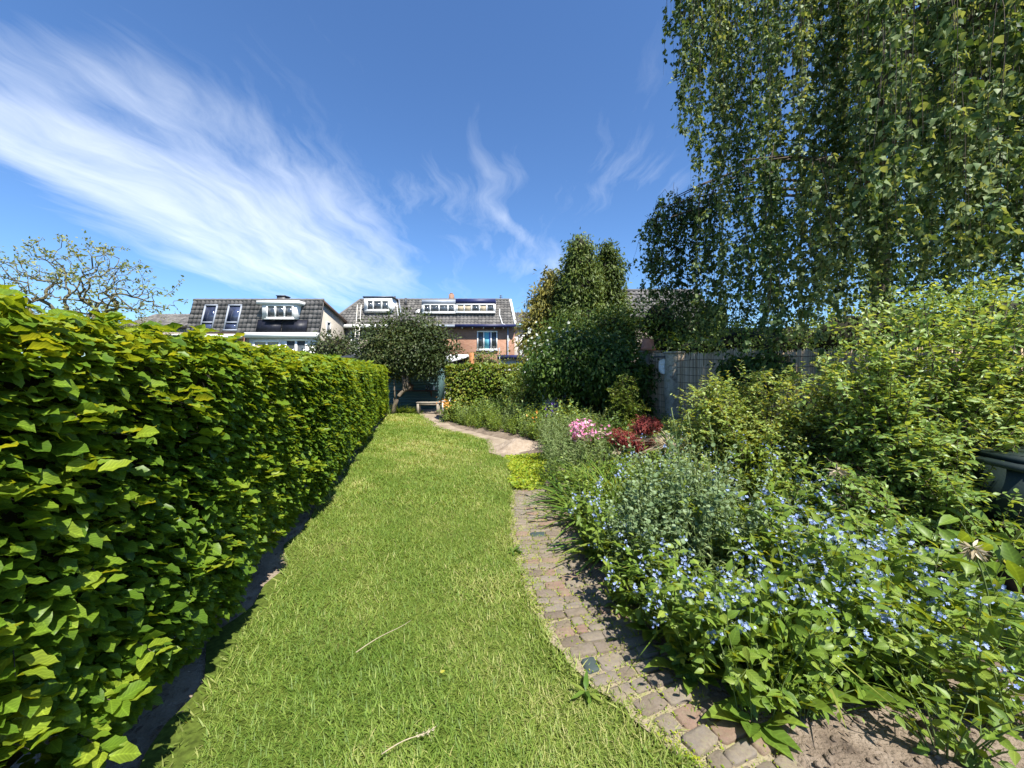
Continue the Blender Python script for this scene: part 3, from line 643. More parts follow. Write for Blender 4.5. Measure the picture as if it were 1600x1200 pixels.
    # the 300 that show largest stand alone, the rest is one mass
    vis = inframe(pos, 0, 0); off = (pos-np.stack([xh(pos[:, 1]), pos[:, 1], pos[:, 2]], -1)) @ o
    score = np.where(vis & ((off > -.03) | (pos[:, 2] > 1.6)), s/np.maximum(pos[:, 1], .3), 0); order = np.argsort(-score)
    big = order[:300]; rest = order[300:]
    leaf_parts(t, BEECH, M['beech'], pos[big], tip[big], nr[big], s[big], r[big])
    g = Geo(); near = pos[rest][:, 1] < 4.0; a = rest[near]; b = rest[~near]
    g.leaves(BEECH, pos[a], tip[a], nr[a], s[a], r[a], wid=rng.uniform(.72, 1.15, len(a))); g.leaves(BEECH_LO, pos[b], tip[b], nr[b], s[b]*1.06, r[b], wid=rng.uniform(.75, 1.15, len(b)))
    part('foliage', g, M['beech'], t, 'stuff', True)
    part('twig', tw, M['wood_stem'], t, 'stuff')
    # solid dark core added as painted inner shade, and the stems at the foot
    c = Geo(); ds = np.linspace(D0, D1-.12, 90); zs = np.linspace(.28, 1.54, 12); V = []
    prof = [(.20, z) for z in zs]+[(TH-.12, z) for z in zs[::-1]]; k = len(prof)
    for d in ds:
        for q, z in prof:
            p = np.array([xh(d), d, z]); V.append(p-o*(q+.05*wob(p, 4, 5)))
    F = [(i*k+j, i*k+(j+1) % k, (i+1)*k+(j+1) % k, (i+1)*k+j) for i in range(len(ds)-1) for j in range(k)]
    c.add(V, [np.array(F), np.array([list(range(k))]), np.array([list(range((len(ds)-1)*k, len(ds)*k))[::-1]])]); part('added_shade_core', c, M['core'], t, 'stuff')
    for d in np.arange(D0+.2, D1, .32):
        d = d+rng.normal(0, .05); b = np.array([xh(d), d, -.03])-o*rng.uniform(.3, .42); tt = np.linspace(0, 1, 5)[:, None]
        pts = b+up*1.2*tt+o*rng.normal(0, .08)*tt+h*rng.normal(0, .06)*np.sin(tt*3)
        part('stem', Geo().tube(pts, np.linspace(.02, .009, 5)*rng.uniform(.7, 1.3), 6), M['bark'], t)
beech_hedge()

def block_hedge(name, label, x0, x1, y0, y1, z1, n, size, mat, lowz=.05, nparts=0, seed=1):
    t = thing(name, ((x0+x1)/2, (y0+y1)/2, 0), label, 'hedge'); P_, T_, N_ = [], [], []
    for fn, k in (('f', .55), ('t', .25), ('l', .12), ('r', .08)):
        m = int(n*k); u = rng.uniform(0, 1, m); v = rng.uniform(0, 1, m); dp = np.abs(rng.normal(0, .04, m))
        if fn == 'f': p = np.stack([x0+(x1-x0)*u, y0+dp, lowz+(z1-lowz)*v], -1); o = np.array([0, -1, 0.])
        elif fn == 't': p = np.stack([x0+(x1-x0)*u, y0+(y1-y0)*v, z1-dp], -1); o = np.array([0, -.3, 1.])
        elif fn == 'l': p = np.stack([x0+dp, y0+(y1-y0)*u, lowz+(z1-lowz)*v], -1); o = np.array([-1, 0, 0.])
        else: p = np.stack([x1-dp, y0+(y1-y0)*u, lowz+(z1-lowz)*v], -1); o = np.array([1, 0, 0.])
        p = p+o*(.07*wob(p, 2.0, seed)+.05*wob(p, 6, seed+1))[:, None]
        ez = np.clip((p[:, 2]-(z1-.2))/.2, 0, 1)**2; ex = np.clip(np.abs(p[:, 0]-(x0+x1)/2)/((x1-x0)/2)-.88, 0, 1)*4; p[:, 1] += .10*ez*(fn == 'f')+.12*ex**2*(fn == 'f'); p[:, 2] -= .10*ex**2*(fn == 't')
        P_.append(p); T_.append(o*.7+rng.normal(0, .55, (m, 3))+[0, 0, -.3]); N_.append(np.array([0, -.15, .9])+o*.4+rng.normal(0, .35, (m, 3)))
    pos, tip, nr = map(np.concatenate, (P_, T_, N_)); m = len(pos)
    g = Geo().leaves(BEECH_LO, pos, tip, nr, rng.uniform(.75, 1.3, m)*size, np.clip(.45+.3*wob(pos, 1.5, seed+3)+rng.normal(0, .22, m), 0, 1)); part('foliage', g, M[mat], t, 'stuff', True)
    c = Geo().box(x0+.13, x1-.13, y0+.13, y1-.1, .1, z1-.13); part('added_shade_core', c, M['core'], t, 'stuff')  # solid dark box added behind the leaves as inner shade
    for x in np.arange(x0+.2, x1, .4): part('stem', Geo().tube([[x, (y0+y1)/2, -.05], [x+.02, (y0+y1)/2, .6], [x, (y0+y1)/2, 1.1]], [.02, .016, .01], 5), M['bark'], t)
    return t

# ------------------------------------------------------------------ houses
AX, AY, AZ = np.eye(3)
def tiles(parent, quad, mat, tw=.27, th=.34, holes=()):
    """S-shaped roof tiles laid over a planar quad (eave left, eave right, ridge right, ridge left)"""
    q = np.asarray(quad, float); O = q[0]; X = nrmz(q[1]-q[0]); n = nrmz(np.cross(X, q[3]-q[0])); Y = np.cross(n, X)
    if n[2] < 0 : n = -n
    p2 = np.stack([(q-O) @ X, (q-O) @ Y], -1); g = Geo()
    def inside(x, y):
        s = []
        for i in range(4):
            a, b = p2[i], p2[(i+1) % 4]; s.append((b[0]-a[0])*(y-a[1])-(b[1]-a[1])*(x-a[0]))
        return all(v > -.02 for v in s) or all(v < .02 for v in s)
    L = p2[:, 0].max(); x0 = p2[:, 0].min(); H = p2[:, 1].max(); prof = [(0, .0), (.2, .035), (.42, .045), (.62, .02), (.82, -.01), (1.0, 0)]
    nx = int((L-x0)/tw); tw = (L-x0)/nx; ny = max(1, int(round(H/th))); th = H/ny
    for j in range(ny):
        for i in range(nx):
            cx, cy = x0+(i+.5)*tw, (j+.5)*th
            if not inside(cx, cy) or any(a < cx < b and c < cy < d for a, b, c, d in holes): continue
            V = []; dz = rng.normal(0, .004)
            for yy, lift in ((-.03, .062), (th+.02, .02)):
                for u, z in prof: V.append(O+X*(cx-tw/2+u*tw)+Y*(j*th+yy)+n*(z+lift+dz))
            for u, z in prof: V.append(O+X*(cx-tw/2+u*tw)+Y*(j*th-.03)+n*(z+.03+dz))
            k = len(prof); F = [(a, a+1, k+a+1, k+a) for a in range(k-1)]+[(2*k+a, 2*k+a+1, a+1, a) for a in range(k-1)]
            g.add(V, np.array(F), rng.uniform(.1, .9))
    return part('roof_tiles', g, M[mat], parent, 'stuff')
def slab(parent, quad, mat, name='roof', th=.08):
    q = np.asarray(quad, float); n = nrmz(np.cross(q[1]-q[0], q[3]-q[0]))
    if n[2] < 0: n = -n
    return part(name, Geo().extr(q-n*.02, -n*th), M[mat], parent)
def frame_window(parent, O, X, Y, N, w, h, cols, rows=(1,), fr=.07, mat='white_paint', glass='glass', name='window', dep=.06, special=None, sill=True):
    """frame with recessed panes; O is the lower left corner on the wall face"""
    O, X, Y, N = (np.asarray(a, float) for a in (O, X, Y, N)); g = Geo()
    cs = np.cumsum([0]+list(cols))/sum(cols)*w; rs = np.cumsum([0]+list(rows))/sum(rows)*h
    g.bbox(O, X, Y, N, 0, w, 0, fr, .003, dep); g.bbox(O, X, Y, N, 0, w, h-fr, h, .003, dep)
    for c in cs: 
        a = min(max(c-fr/2, 0), w-fr); g.bbox(O, X, Y, N, a, a+fr, fr, h-fr, .003, dep-.002)
    for r_ in rs[1:-1]:
        for i in range(len(cs)-1):
            a0 = cs[i]+(fr if i == 0 else fr/2); a1 = cs[i+1]-(fr if i == len(cs)-2 else fr/2); g.bbox(O, X, Y, N, a0, a1, r_-fr/2, r_+fr/2, .003, dep-.004)
    if sill: g.bbox(O, X, Y, N, -.06, w+.06, -.06, -.001, .003, dep+.08)
    f = part(name, g, M[mat], parent)
    for i in range(len(cs)-1):
        for j in range(len(rs)-1):
            k = i+j*(len(cs)-1); mt = (special or {}).get(k, glass)
            a0 = cs[i]+(fr if i == 0 else fr/2); a1 = cs[i+1]-(fr if i == len(cs)-2 else fr/2); b0 = rs[j]+(fr if j == 0 else fr/2); b1 = rs[j+1]-(fr if j == len(rs)-2 else fr/2)
            part('pane', Geo().bbox(O, X, Y, N, a0, a1, b0, b1, .004, .018), M[mt], f)
    return f
def Q(x, d, z): return np.array([x, d, z], float)
FN = -AY

# the pair on the left: steep slate-grey roofs, roof windows, dormer and solar panels
def left_pair():
    D = 25.0; K = D/600
    X = lambda px: (px-800)*K
    Zf = lambda py: EYE+(580-py)*K
    ze, zr, dr = Zf(519), EYE+110/600*25.6, 25.62
    xa, xm, xb = X(293), X(383.5), X(496)
    up = nrmz(Q(0, dr-D, zr-ze)); nn = nrmz(np.cross(AX, up)); H = np.linalg.norm([dr-D, zr-ze])
    if nn[1] > 0: nn = -nn
    db, zb = 29.2, 5.2
    # house with the roof windows
    a = thing('terraced_house', ((xa+xm)/2, 27, 0), 'grey tiled house with two tall roof windows, seen over the beech hedge', 'house')
    part('wall', Geo().extr([Q(xa, D+.1, -.1), Q(xa, db, -.1), Q(xa, db, zb), Q(xa, dr, zr-.08), Q(xa, D+.1, ze)], Q(xm-xa-.01, 0, 0)), M['brick'], a)
    rf = slab(a, [Q(xa-.1, D, ze), Q(xm-.01, D, ze), Q(xm-.01, dr, zr), Q(xa-.1, dr, zr)], 'tile')
    slab(a, [Q(xa-.1, db+.2, zb), Q(xm-.01, db+.2, zb), Q(xm-.01, dr+.02, zr), Q(xa-.1, dr+.02, zr)], 'tile', 'rear_roof')
    w0 = [(X(312.5), X(333)), (X(350), X(371.5))]
    tiles(rf, [Q(xa-.1, D, ze), Q(xm-.01, D, ze), Q(xm-.01, dr, zr), Q(xa-.1, dr, zr)], 'tile', holes=[(p-xa+.1, q-xa+.1, .05*H, .84*H) for p, q in w0])
    part('ridge', Geo().tube([Q(x, dr+.02, zr+.05) for x in np.linspace(xa-.1, xm-.01, 16)], [.10+.012*(i % 2) for i in range(16)], 8), M['tile'], a)
    for p, q in w0:
        frame_window(a, Q(p, D, ze)+up*.03*H+nn*.05, AX, up, nn, q-p, .82*H, (1,), (1, 2.2), .075, 'grey_paint', 'skyglass', 'roof_window', .10, sill=False)
    part('fascia', Geo().box(X(322)-2, xm-.16, D-.28, D+.08, Zf(529), Zf(522.5)), M['white_paint'], a)
    frame_window(a, Q(X(326), D+.1, 2.0), AX, AZ, FN, X(370)-X(326), Zf(530)-2.0, (1.4, 1), fr=.09)
    # house with dormer and panels
    b = thing('terraced_house', ((xb+xm)/2, 27, 0), 'grey tiled house with white dormer and solar panels above white cladding', 'house')
    part('wall', Geo().extr([Q(xm, D+.1, -.1), Q(xm, db, -.1), Q(xm, db, zb), Q(xm, dr, zr-.08), Q(xm, D+.1, ze)], Q(xb-xm, 0, 0)), M['render'], b)
    part('cladding', Geo().box(X(390), xb-.05, D-.02, D+.09, -.05, Zf(528.3)), M['white_panel'], b)
    q = [Q(xm, D, ze), Q(xb+.1, D, ze), Q(xb+.1, dr, zr), Q(xm, dr, zr)]
    rf = slab(b, q, 'tile'); tiles(rf, q, 'tile')
    slab(b, [Q(xm, db+.2, zb), Q(xb+.1, db+.2, zb), Q(xb+.1, dr+.02, zr), Q(xm, dr+.02, zr)], 'tile', 'rear_roof')
    part('ridge', Geo().tube([Q(x, dr+.02, zr+.05) for x in np.linspace(xm, xb+.1, 18)], [.10+.012*(i % 2) for i in range(18)], 8), M['tile'], b)
    part('verge', Geo().extr([Q(xb+.10, dr, zr-.16), Q(xb+.10, dr, zr+.03), Q(xb+.10, db+.2, zb+.03), Q(xb+.10, db+.2, zb-.16)], Q(.06, 0, 0)), M['brown_wood'], b)
    part('fascia', Geo().box(xm+.12, xb+.1, D-.30, D+.085, Zf(528), Zf(520)), M['white_paint'], b)
    # dormer
    dz0, dz1 = Zf(499), Zf(475.5); x0, x1 = X(411), X(465)
    part('dormer', Geo().box(x0, x1, D-.10, dr+1.2, dz0, dz1), M['white_panel'], b)
    part('dormer_roof', Geo().box(X(404), X(470), D-.22, dr+1.4, dz1+.002, Zf(470.6)), M['white_paint'], b)
    frame_window(b, Q(X(418), D-.10, dz0+.03), AX, AZ, FN, X(460.5)-X(418), dz1-dz0-.08, (1, 1, 1), fr=.10, name='dormer_window')
    # panels on a rail
    for i in range(2):
        p0 = X(402.5)+i*(X(442.5)-X(402.5)); wd = X(440.5)-X(402.5); O = Q(p0, D-.12, Zf(519.5)); u2 = nrmz(Q(0, .24, Zf(499.8)-Zf(519.5)))
        n2 = nrmz(np.cross(AX, u2)); n2 = n2 if n2[1] < 0 else -n2; hh = Zf(499.8)-Zf(519.5)
        s = part('solar_panel', Geo().bbox(O, AX, u2, n2, 0, wd, 0, hh, .04, .08), M['panel'], b)
        g = Geo(); 
        for c in np.linspace(0, wd, 6): g.bbox(O, AX, u2, n2, c-.006, c+.006, 0, hh, .081, .084)
        g.bbox(O, AX, u2, n2, -.02, wd+.02, hh, hh+.03, .03, .09); g.bbox(O, AX, u2, n2, -.02, wd+.02, -.03, 0, .03, .09)
        part('panel_frame', g, M['panel_edge'], s)
    part('chimney', Geo().box(X(416), X(429), dr+.5, dr+1.1, zr-.5, zr+.42).box(X(416)-.04, X(429)+.04, dr+.46, dr+1.14, zr+.42, zr+.47), M['dark_metal'], b)
    frame_window(b, Q(X(396), D-.02, .9), AX, AZ, FN, X(439)-X(396), Zf(532)-.9, (1, 1), fr=.12, special={0: 'blind', 1: 'blind'})
    frame_window(b, Q(X(445.5), D-.02, .5), AX, AZ, FN, X(481)-X(445.5), Zf(529.5)-.5, (1, 1), fr=.14, name='patio_door', sill=False)
    frame_window(b, Q(xb, D+1.15, 3.95), AY, AZ, AX, .6, .95, (1,), fr=.07, name='side_window')
    part('downpipe', Geo().tube([Q(xm+.05, D-.06, 0), Q(xm+.05, D-.06, ze)], .045, 8), M['dark_metal'], b)
    # low house further left
    c = thing('terraced_house', (-24, 31, 0), 'low house with dull tiled roof half hidden by the spring tree', 'house')
    q = [Q(-31, 30, 5.0), Q(-22.5, 30, 5.0), Q(-23.5, 32.5, 6.3), Q(-30, 32.5, 6.3)]
    part('wall', Geo().box(-30.8, -22.8, 30.2, 35, -.1, 5.0), M['brick_grey'], c); rf = slab(c, q, 'tile_old'); tiles(rf, q, 'tile_old')
left_pair()

def middle_row():
    D = 29.0; K = D/600
    X = lambda px, d=D: (px-800)/600*d
    Zf = lambda py, d=D: EYE+(580-py)/600*d
    ze = Zf(508.5); r = 2.31; dr, zr = D+r, ze+r
    XR = lambda px: X(px, dr)
    up = nrmz(Q(0, 1, 1)); nn = nrmz(Q(0, -1, 1))
    def gable(t, x0, x1, mat, x0r=None, x1r=None):
        part('wall', Geo().box(x0, x1, D+.25, D+6.5, -.1, ze-.03), M[mat], t)
        q = [Q(x0-.0, D, ze), Q(x1, D, ze), Q(x1 if x1r is None else x1r, dr, zr), Q(x0 if x0r is None else x0r, dr, zr)]
        rf = slab(t, q, 'tile_old'); tiles(rf, q, 'tile_old')
        slab(t, [Q(x0, D+6.7, ze), Q(x1, D+6.7, ze), Q(x1 if x1r is None else x1r, dr+.02, zr), Q(x0 if x0r is None else x0r, dr+.02, zr)], 'tile_old', 'rear_roof')
        a, b = (x0 if x0r is None else x0r), (x1 if x1r is None else x1r)
        part('ridge', Geo().tube([Q(x, dr, zr+.05) for x in np.linspace(a, b, 24)], [.11+.014*(i % 2) for i in range(24)], 8), M['tile_old'], t)
        return rf
    xs = [X(511), X(621), X(711.5), X(804)]
    # hipped house with the white dormer
    c = thing('terraced_house', ((xs[0]+xs[1])/2, 32, 0), 'hipped house end with a square white dormer and grey brick wall', 'house')
    gable(c, xs[0]-.1, xs[1]-.005, 'brick_grey', x0r=XR(563))
    q = [Q(xs[0]-.1, D+6.7, ze), Q(xs[0]-.1, D, ze), Q(XR(563), dr, zr), Q(XR(563), dr+.5, zr)]
    slab(c, q, 'tile_old', 'hip_roof')
    part('hip_ridge', Geo().tube([Q(xs[0]-.1, D, ze+.05)*(1-t)+Q(XR(563), dr, zr+.05)*t for t in np.linspace(0, 1, 12)], .10, 7), M['tile_old'], c)
    part('gutter', Geo().box(xs[0]-.45, xs[1]-.01, D-.22, D+.05, Zf(512.5), Zf(507.6)), M['white_paint'], c)
    def dormer(t, p0, p1, y0, y1, dd, cap, capmat, cols, body='white_panel', frmat='white_paint', special=None, fr=.10, side=.1):
        a, b = X(p0, dd), X(p1, dd); z0, z1 = Zf(y0, dd), Zf(y1, dd)
        part('dormer', Geo().box(a, b, dd, dr+.6, z0, z1), M[body], t)
        part('dormer_roof', Geo().box(a-side, b+side, dd-.04, dr+.8, z1+.002, Zf(cap, dd)), M[capmat], t)
        return a, b, z0, z1
    dd = D+.75
    a, b, z0, z1 = dormer(c, 569, 612.5, 488, 465, dd, 463, 'dark_metal', (1,))
    frame_window(c, Q(a+.2, dd, z0+.12), AX, AZ, FN, b-a-.4, z1-z0-.32, (1, 1.25, 1.15), fr=.10, name='dormer_window')
    fl = lambda px: Geo().extr([Q(X(px), D, ze)+up*.9+nn*.10, Q(X(px)+.07, D, ze)+up*.9+nn*.10, Q(XR(px)+.07, dr, zr)+nn*.10, Q(XR(px), dr, zr)+nn*.10], nn*.06)
    part('party_flashing', fl(618.5), M['white_paint'], c)
    part('vent_pipe', Geo().tube([Q(XR(619), dr-.3, zr-.4), Q(XR(619), dr-.3, zr+.30)], .06, 8), M['dark_metal'], c)
    frame_window(c, Q(X(545), D+.25, 1.6), AX, AZ, FN, X(560)-X(545), Zf(516)-1.6, (1,), (1, 1), fr=.12, glass='skyglass')
    # middle house with the grey dormer
    e = thing('terraced_house', ((xs[1]+xs[2])/2, 32, 0), 'brick house with pale grey dormer and small roof window behind the dark tree', 'house')
    gable(e, xs[1], xs[2]-.005, 'brick')
    part('party_flashing', fl(623), M['grey_paint'], e)
    part('gutter', Geo().box(xs[1]+.02, xs[2]-.01, D-.22, D+.05, Zf(511.5), Zf(507.8)), M['grey_paint'], e)
    dd = D+.72
    a, b, z0, z1 = dormer(e, 659, 711.8, 489.5, 475, dd, 468.3, 'grey_paint', None, side=.0)
    frame_window(e, Q(a+.12, dd, z0+.03), AX, AZ, FN, b-a-.16, z1-z0-.05, (1, 1.25, 1.25, 1), fr=.09, name='dormer_window')
    O = Q(X(642.5), D, ze)+up*1.35
    frame_window(e, O+nn*.08, AX, up, nn, X(652)-X(642.5), .62, (1,), fr=.07, mat='dark_metal', name='roof_window', glass='white_panel', sill=False)
    part('vent_pipe', Geo().tube([Q(X(634, dr-.5), dr-.5, zr-.6), Q(X(634, dr-.5), dr-.5, zr+.1)], .09, 8), M['dark_metal'], e)
    part('chimney', Geo().box(XR(701), XR(708.3), dr+.1, dr+.55, zr-.3, zr+.55).box(XR(702.5), XR(706.5), dr+.18, dr+.45, zr+.55, zr+.66), M['brick_plain'], e)
    # right house with the blue boards
    f = thing('terraced_house', ((xs[2]+xs[3])/2, 32, 0), 'orange brick house with dark blue dormer board and blue gutter', 'house')
    gable(f, xs[2], xs[3], 'brick', x1r=XR(796))
    part('gutter', Geo().box(xs[2], xs[3]+.12, D-.24, D+.05, Zf(511.5), Zf(507.3)), M['blue_paint'], f)
    for px in (722, 738, 755, 772, 786): part('gutter_bracket', Geo().box(X(px), X(px)+.05, D-.2, D+.24, Zf(513), Zf(511.6)), M['white_paint'], f)
    a, b, z0, z1 = dormer(f, 712, 774, 489, 474.5, dd, 467, 'blue_paint', None, side=.0)
    frame_window(f, Q(a+.05, dd, z0+.03), AX, AZ, FN, b-a-.1, z1-z0-.05, (1, .9, 1, .9, 1), fr=.10, name='dormer_window', special={0: 'blind', 1: 'blind', 3: 'blind'})
    part('dormer_lights', Geo().box(a+.6, b-2.0, dd+.4, dd+1.6, Zf(467, dd)+.01, Zf(466, dd)+.04), M['dark_metal'], f)
    part('verge', Geo().extr([Q(xs[3]-.02, D-.05, ze+.02), Q(xs[3]+.16, D-.05, ze+.02), Q(XR(796)+.16, dr, zr+.02), Q(XR(796)-.02, dr, zr+.02)], nn*.12), M['white_paint'], f)
    t = np.linspace(0, 1, 6)[:, None]
    part('cable_pipe', Geo().tube([Q(X(780), D, ze)+up*1.9+nn*.12, Q(X(780), D, ze)+up*1.2+nn*.12, Q(X(785), D, ze)+up*.05+nn*.12, Q(X(790), D-.05, ze+.05)], .035, 6), M['white_paint'], f)
    part('antenna', Geo().tube([Q(XR(782), dr+.3, zr), Q(XR(782), dr+.3, zr+.5)], .025, 5).box(XR(780), XR(785), dr+.27, dr+.33, zr+.3, zr+.34).box(XR(780.5), XR(784.5), dr+.27, dr+.33, zr+.42, zr+.46), M['dark_metal'], f)
    wz = Zf(546.5); wx = X(745)
    frame_window(f, Q(wx, D+.25, wz), AX, AZ, FN, X(777)-wx, Zf(516.5)-wz, (1, 1.1, .95), fr=.09, special={1: 'curtain'})
    part('drawn_curtain', Geo().box(X(764.3), X(767), D+.20, D+.231, wz+.1, Zf(518.5)), M['blue_curtain'], f)
    part('downpipe', Geo().tube([Q(X(793.5), D+.12, .2), Q(X(793.5), D+.12, ze-.1)], .05, 8), M['grey_paint'], f)
    # white annex further back
    h = thing('terraced_house', (1.2, 36, 0), 'white rendered house with turquoise gutter right of the brick house', 'house')
    D2 = 33.5; z2 = Zf(509, D2); part('wall', Geo().box(X(803.5, D2), X(850, D2), D2, D2+5, -.1, z2-.1), M['white_panel'], h)
    for px in (811, 819): part('downpipe', Geo().tube([Q(X(px, D2), D2-.06, .1), Q(X(px, D2), D2-.06, z2-.15)], .05, 6), M['grey_paint'], h)
    q = [Q(X(798, D2), D2-.3, z2+.1), Q(X(860, D2), D2-.3, z2+.1), Q(X(860, D2), D2+1.4, z2+1.35), Q(X(798, D2), D2+1.4, z2+1.35)]
    rf = slab(h, q, 'tile'); tiles(rf, q, 'tile'); part('gutter', Geo().box(X(803, D2), X(860, D2), D2-.45, D2-.28, z2-.12, z2+.12), M['turq'], h)
    # ladder leaning over the gutter of the hipped house
    lx0, lx1 = X(556.3, 28.6), X(562.3, 28.6); l = thing('ladder', ((lx0+lx1)/2, 28.1, -.1), 'long pale ladder leaning against the eaves of the hipped house', 'ladder')
    A, B = np.array([27.7, -.1]), np.array([28.86, 6.5])
    for x in (lx0, lx1): part('rail', Geo().tube([Q(x, *A), Q(x, *B)], .03, 6), M['alu'], l)
    for k in range(22):
        t = (k+.7)/22.4; p = A*(1-t)+B*t; part('rung', Geo().tube([Q(lx0+.02, *p), Q(lx1-.02, *p)], .018, 5), M['alu'], l)
    # house glimpsed above the conifers and one behind the birch
    n = thing('terraced_house', (5, 19.5, 0), 'grey tiled roof glimpsed between the ivy conifer and the birch', 'house')
    q = [Q(4.6, 18, 4.0), Q(9.5, 18, 4.0), Q(9.5, 19.6, 5.55), Q(5.0, 19.6, 5.55)]
    part('wall', Geo().box(4.8, 9.5, 18.2, 23, -.1, 4.0), M['brick_grey'], n); rf = slab(n, q, 'tile'); tiles(rf, q, 'tile')
    part('ridge', Geo().tube([Q(5.0, 19.6, 5.6), Q(9.5, 19.6, 5.6)], .1, 6), M['tile'], n)
    n = thing('garden_house', (9, 14, 0), 'white garden building glimpsed through the weeping birch', 'building')
    part('wall', Geo().box(6.4, 14, 13, 16, -.1, 2.75), M['white_panel'], n); part('roof', Geo().box(6.2, 14.2, 12.8, 16.2, 2.752, 2.95), M['dark_metal'], n)
    frame_window(n, Q(7.4, 13, 1.2), AX, AZ, FN, 1.6, 1.2, (1, 1), fr=.09)
    frame_window(n, Q(10.2, 13, 1.2), AX, AZ, FN, 1.6, 1.2, (1, 1), fr=.09)
middle_row()

# ------------------------------------------------------------------ end of the garden: shed, bench, pergola
def garden_end():
    D = 15.2
    t = thing('garden_shed', (-4.2, 16, 0), 'dark teal boarded shed in the shade of the dark tree', 'shed')
    x0, x1 = -6.6, -2.92
    part('wall', Geo().box(x0, x1, D+.03, D+2.4, -.1, 2.02), M['shed'], t)
    for k in range(17):
        z = k*.12; part('board', Geo().extr([Q(x0-.02, D-.005, z), Q(x0-.02, D+.028, z), Q(x0-.02, D+.028, z+.118), Q(x0-.02, D+.016, z+.118)], Q(x1-x0+.04, 0, 0), rng.uniform()), M['shed'], t)
    part('roof', Geo().extr([Q(x0-.2, D-.25, 1.98), Q(x0-.2, D-.25, 2.06), Q(x0-.2, D+2.6, 2.36), Q(x0-.2, D+2.6, 2.28)], Q(x1-x0+.25, 0, 0)), M['dark_metal'], t)
    sh = part('wall_shelf', Geo().box(-4.62, -2.95, D-.26, D-.006, .72, .755), M['brown_wood'], t)
    for x in (-4.4, -3.2): part('shelf_bracket', Geo().extr([Q(x, D-.008, .72), Q(x, D-.22, .718), Q(x, D-.008, .50)], Q(.04, 0, 0)), M['brown_wood'], t)
    zs = .757
    b = thing('birdhouse', (-4.0, D-.14, zs), 'little wooden birdhouse with pitched roof on the shed shelf', 'birdhouse')
    part('body', Geo().extr([Q(-4.10, D-.22, zs), Q(-3.90, D-.22, zs), Q(-3.90, D-.22, zs+.17), Q(-4.0, D-.22, zs+.25), Q(-4.10, D-.22, zs+.17)], Q(0, .16, 0)), M['clay'], b)
    part('roof', Geo().extr([Q(-4.14, D-.25, zs+.15), Q(-4.0, D-.25, zs+.265), Q(-3.86, D-.25, zs+.15), Q(-3.86, D-.25, zs+.175), Q(-4.0, D-.25, zs+.29), Q(-4.14, D-.25, zs+.175)], Q(0, .22, 0)), M['brown_wood'], b)
    part('entrance', Geo().box(-4.03, -3.97, D-.224, D-.2201, zs+.05, zs+.13), M['core'], b)
    for i, (x, h, mt, lb) in enumerate([(-3.36, .24, 'bottle', 'taller dark bottle on the shed shelf'), (-3.26, .2, 'bottle', 'shorter dark bottle beside it on the shed shelf'), (-3.06, .19, 'plaster', 'white bottle at the end of the shed shelf')]):
        single('bottle', Geo().lathe((x, D-.14, zs), [(.035, 0), (.037, .01), (.037, h*.6), (.014, h*.78), (.013, h*.97), (.016, h)], 10), M[mt], lb, 'bottle', smooth=True)
    # low bench
    d = 13.2; b = thing('garden_bench', (-2.92, 13.4, 0), 'low weathered wooden bench in front of the shed', 'bench')
    for k in range(3): part('seat_board', Geo().box(-3.30, -2.50, d+.10*k, d+.10*k+.09, .395+.002*k, .43+.002*k), M['old_wood'], b)
    part('apron', Geo().box(-3.24, -2.56, d+.012, d+.035, .33, .394), M['old_wood'], b)
    for x in (-3.28, -2.60):
        for y in (d+.01, d+.22): part('leg', Geo().box(x, x+.075, y, y+.06, -.02, .393), M['old_wood'], b)
    # white chair folded beside it
    c = thing('garden_chair', (-2.3, 13.75, 0), 'white plastic garden chair beside the low bench', 'chair')
    bx, by = -2.52, 13.75
    part('seat', Geo().box(bx, bx+.42, by, by+.4, .40, .44), M['white_paint'], c)
    part('backrest', Geo().extr([Q(bx, by+.38, .44), Q(bx+.42, by+.38, .44), Q(bx+.38, by+.50, .86), Q(bx+.04, by+.50, .86)], Q(0, .03, .0)), M['white_paint'], c)
    for x in (bx+.01, bx+.36):
        for y in (by+.01, by+.34): part('leg', Geo().box(x, x+.05, y, y+.05, -.02, .399), M['white_paint'], c)
    # covered terrace: sloping brown fascia, white door frame, orange-brown post
    D = 16.6
    v = thing('veranda', (-2.0, 17.5, 0), 'garden veranda with sloping brown fascia and white door frame', 'veranda')
    a0, a1 = P(686, 573, D), P(737, 558, D); b0, b1 = P(686, 579.5, D), P(737, 571, D)
    part('fascia', Geo().extr([b0, b1, a1, a0], Q(0, .10, 0)), M['brown_wood'], v)
    part('roof', Geo().extr([a0+[0, -.1, .002], a1+[0, -.1, .002], a1+[0, -.1, .06], a0+[0, -.1, .06]], Q(0, 3, .1)), M['dark_metal'], v)
    part('upstand', Geo().box(-3.3, -2.15, D+2.2, D+2.4, 1.6, EYE+26/600*18.9), M['white_paint'], v)
    part('door_frame', Geo().box(P(687, 0, D)[0], P(691.5, 0, D)[0], D+.02, D+.12, -.1, EYE).box(P(691.5, 0, D)[0], P(722, 0, D)[0], D+.022, D+.11, 1.38, 1.5), M['white_paint'], v)
    part('glass_door', Geo().box(P(691.6, 0, D)[0], P(722, 0, D)[0], D+.05, D+.07, 0, 1.378), M['glass'], v)
    part('sliding_rail', Geo().box(P(691.6, 0, D)[0], P(722, 0, D)[0], D+.03, D+.049, .62, .66), M['dark_metal'], v)
    p = single('wooden_post', Geo().box(P(733.5, 0, 15)[0], P(740, 0, 15)[0], 15, 15.16, -.1, EYE+29/600*15), M['rust_wood'], 'square orange-brown wooden post behind the small hedge', 'post')
    # low flat roof right of the post
    s = thing('lean_to', (0, 19, 0), 'flat grey roofed lean-to below the orange brick house', 'lean-to')
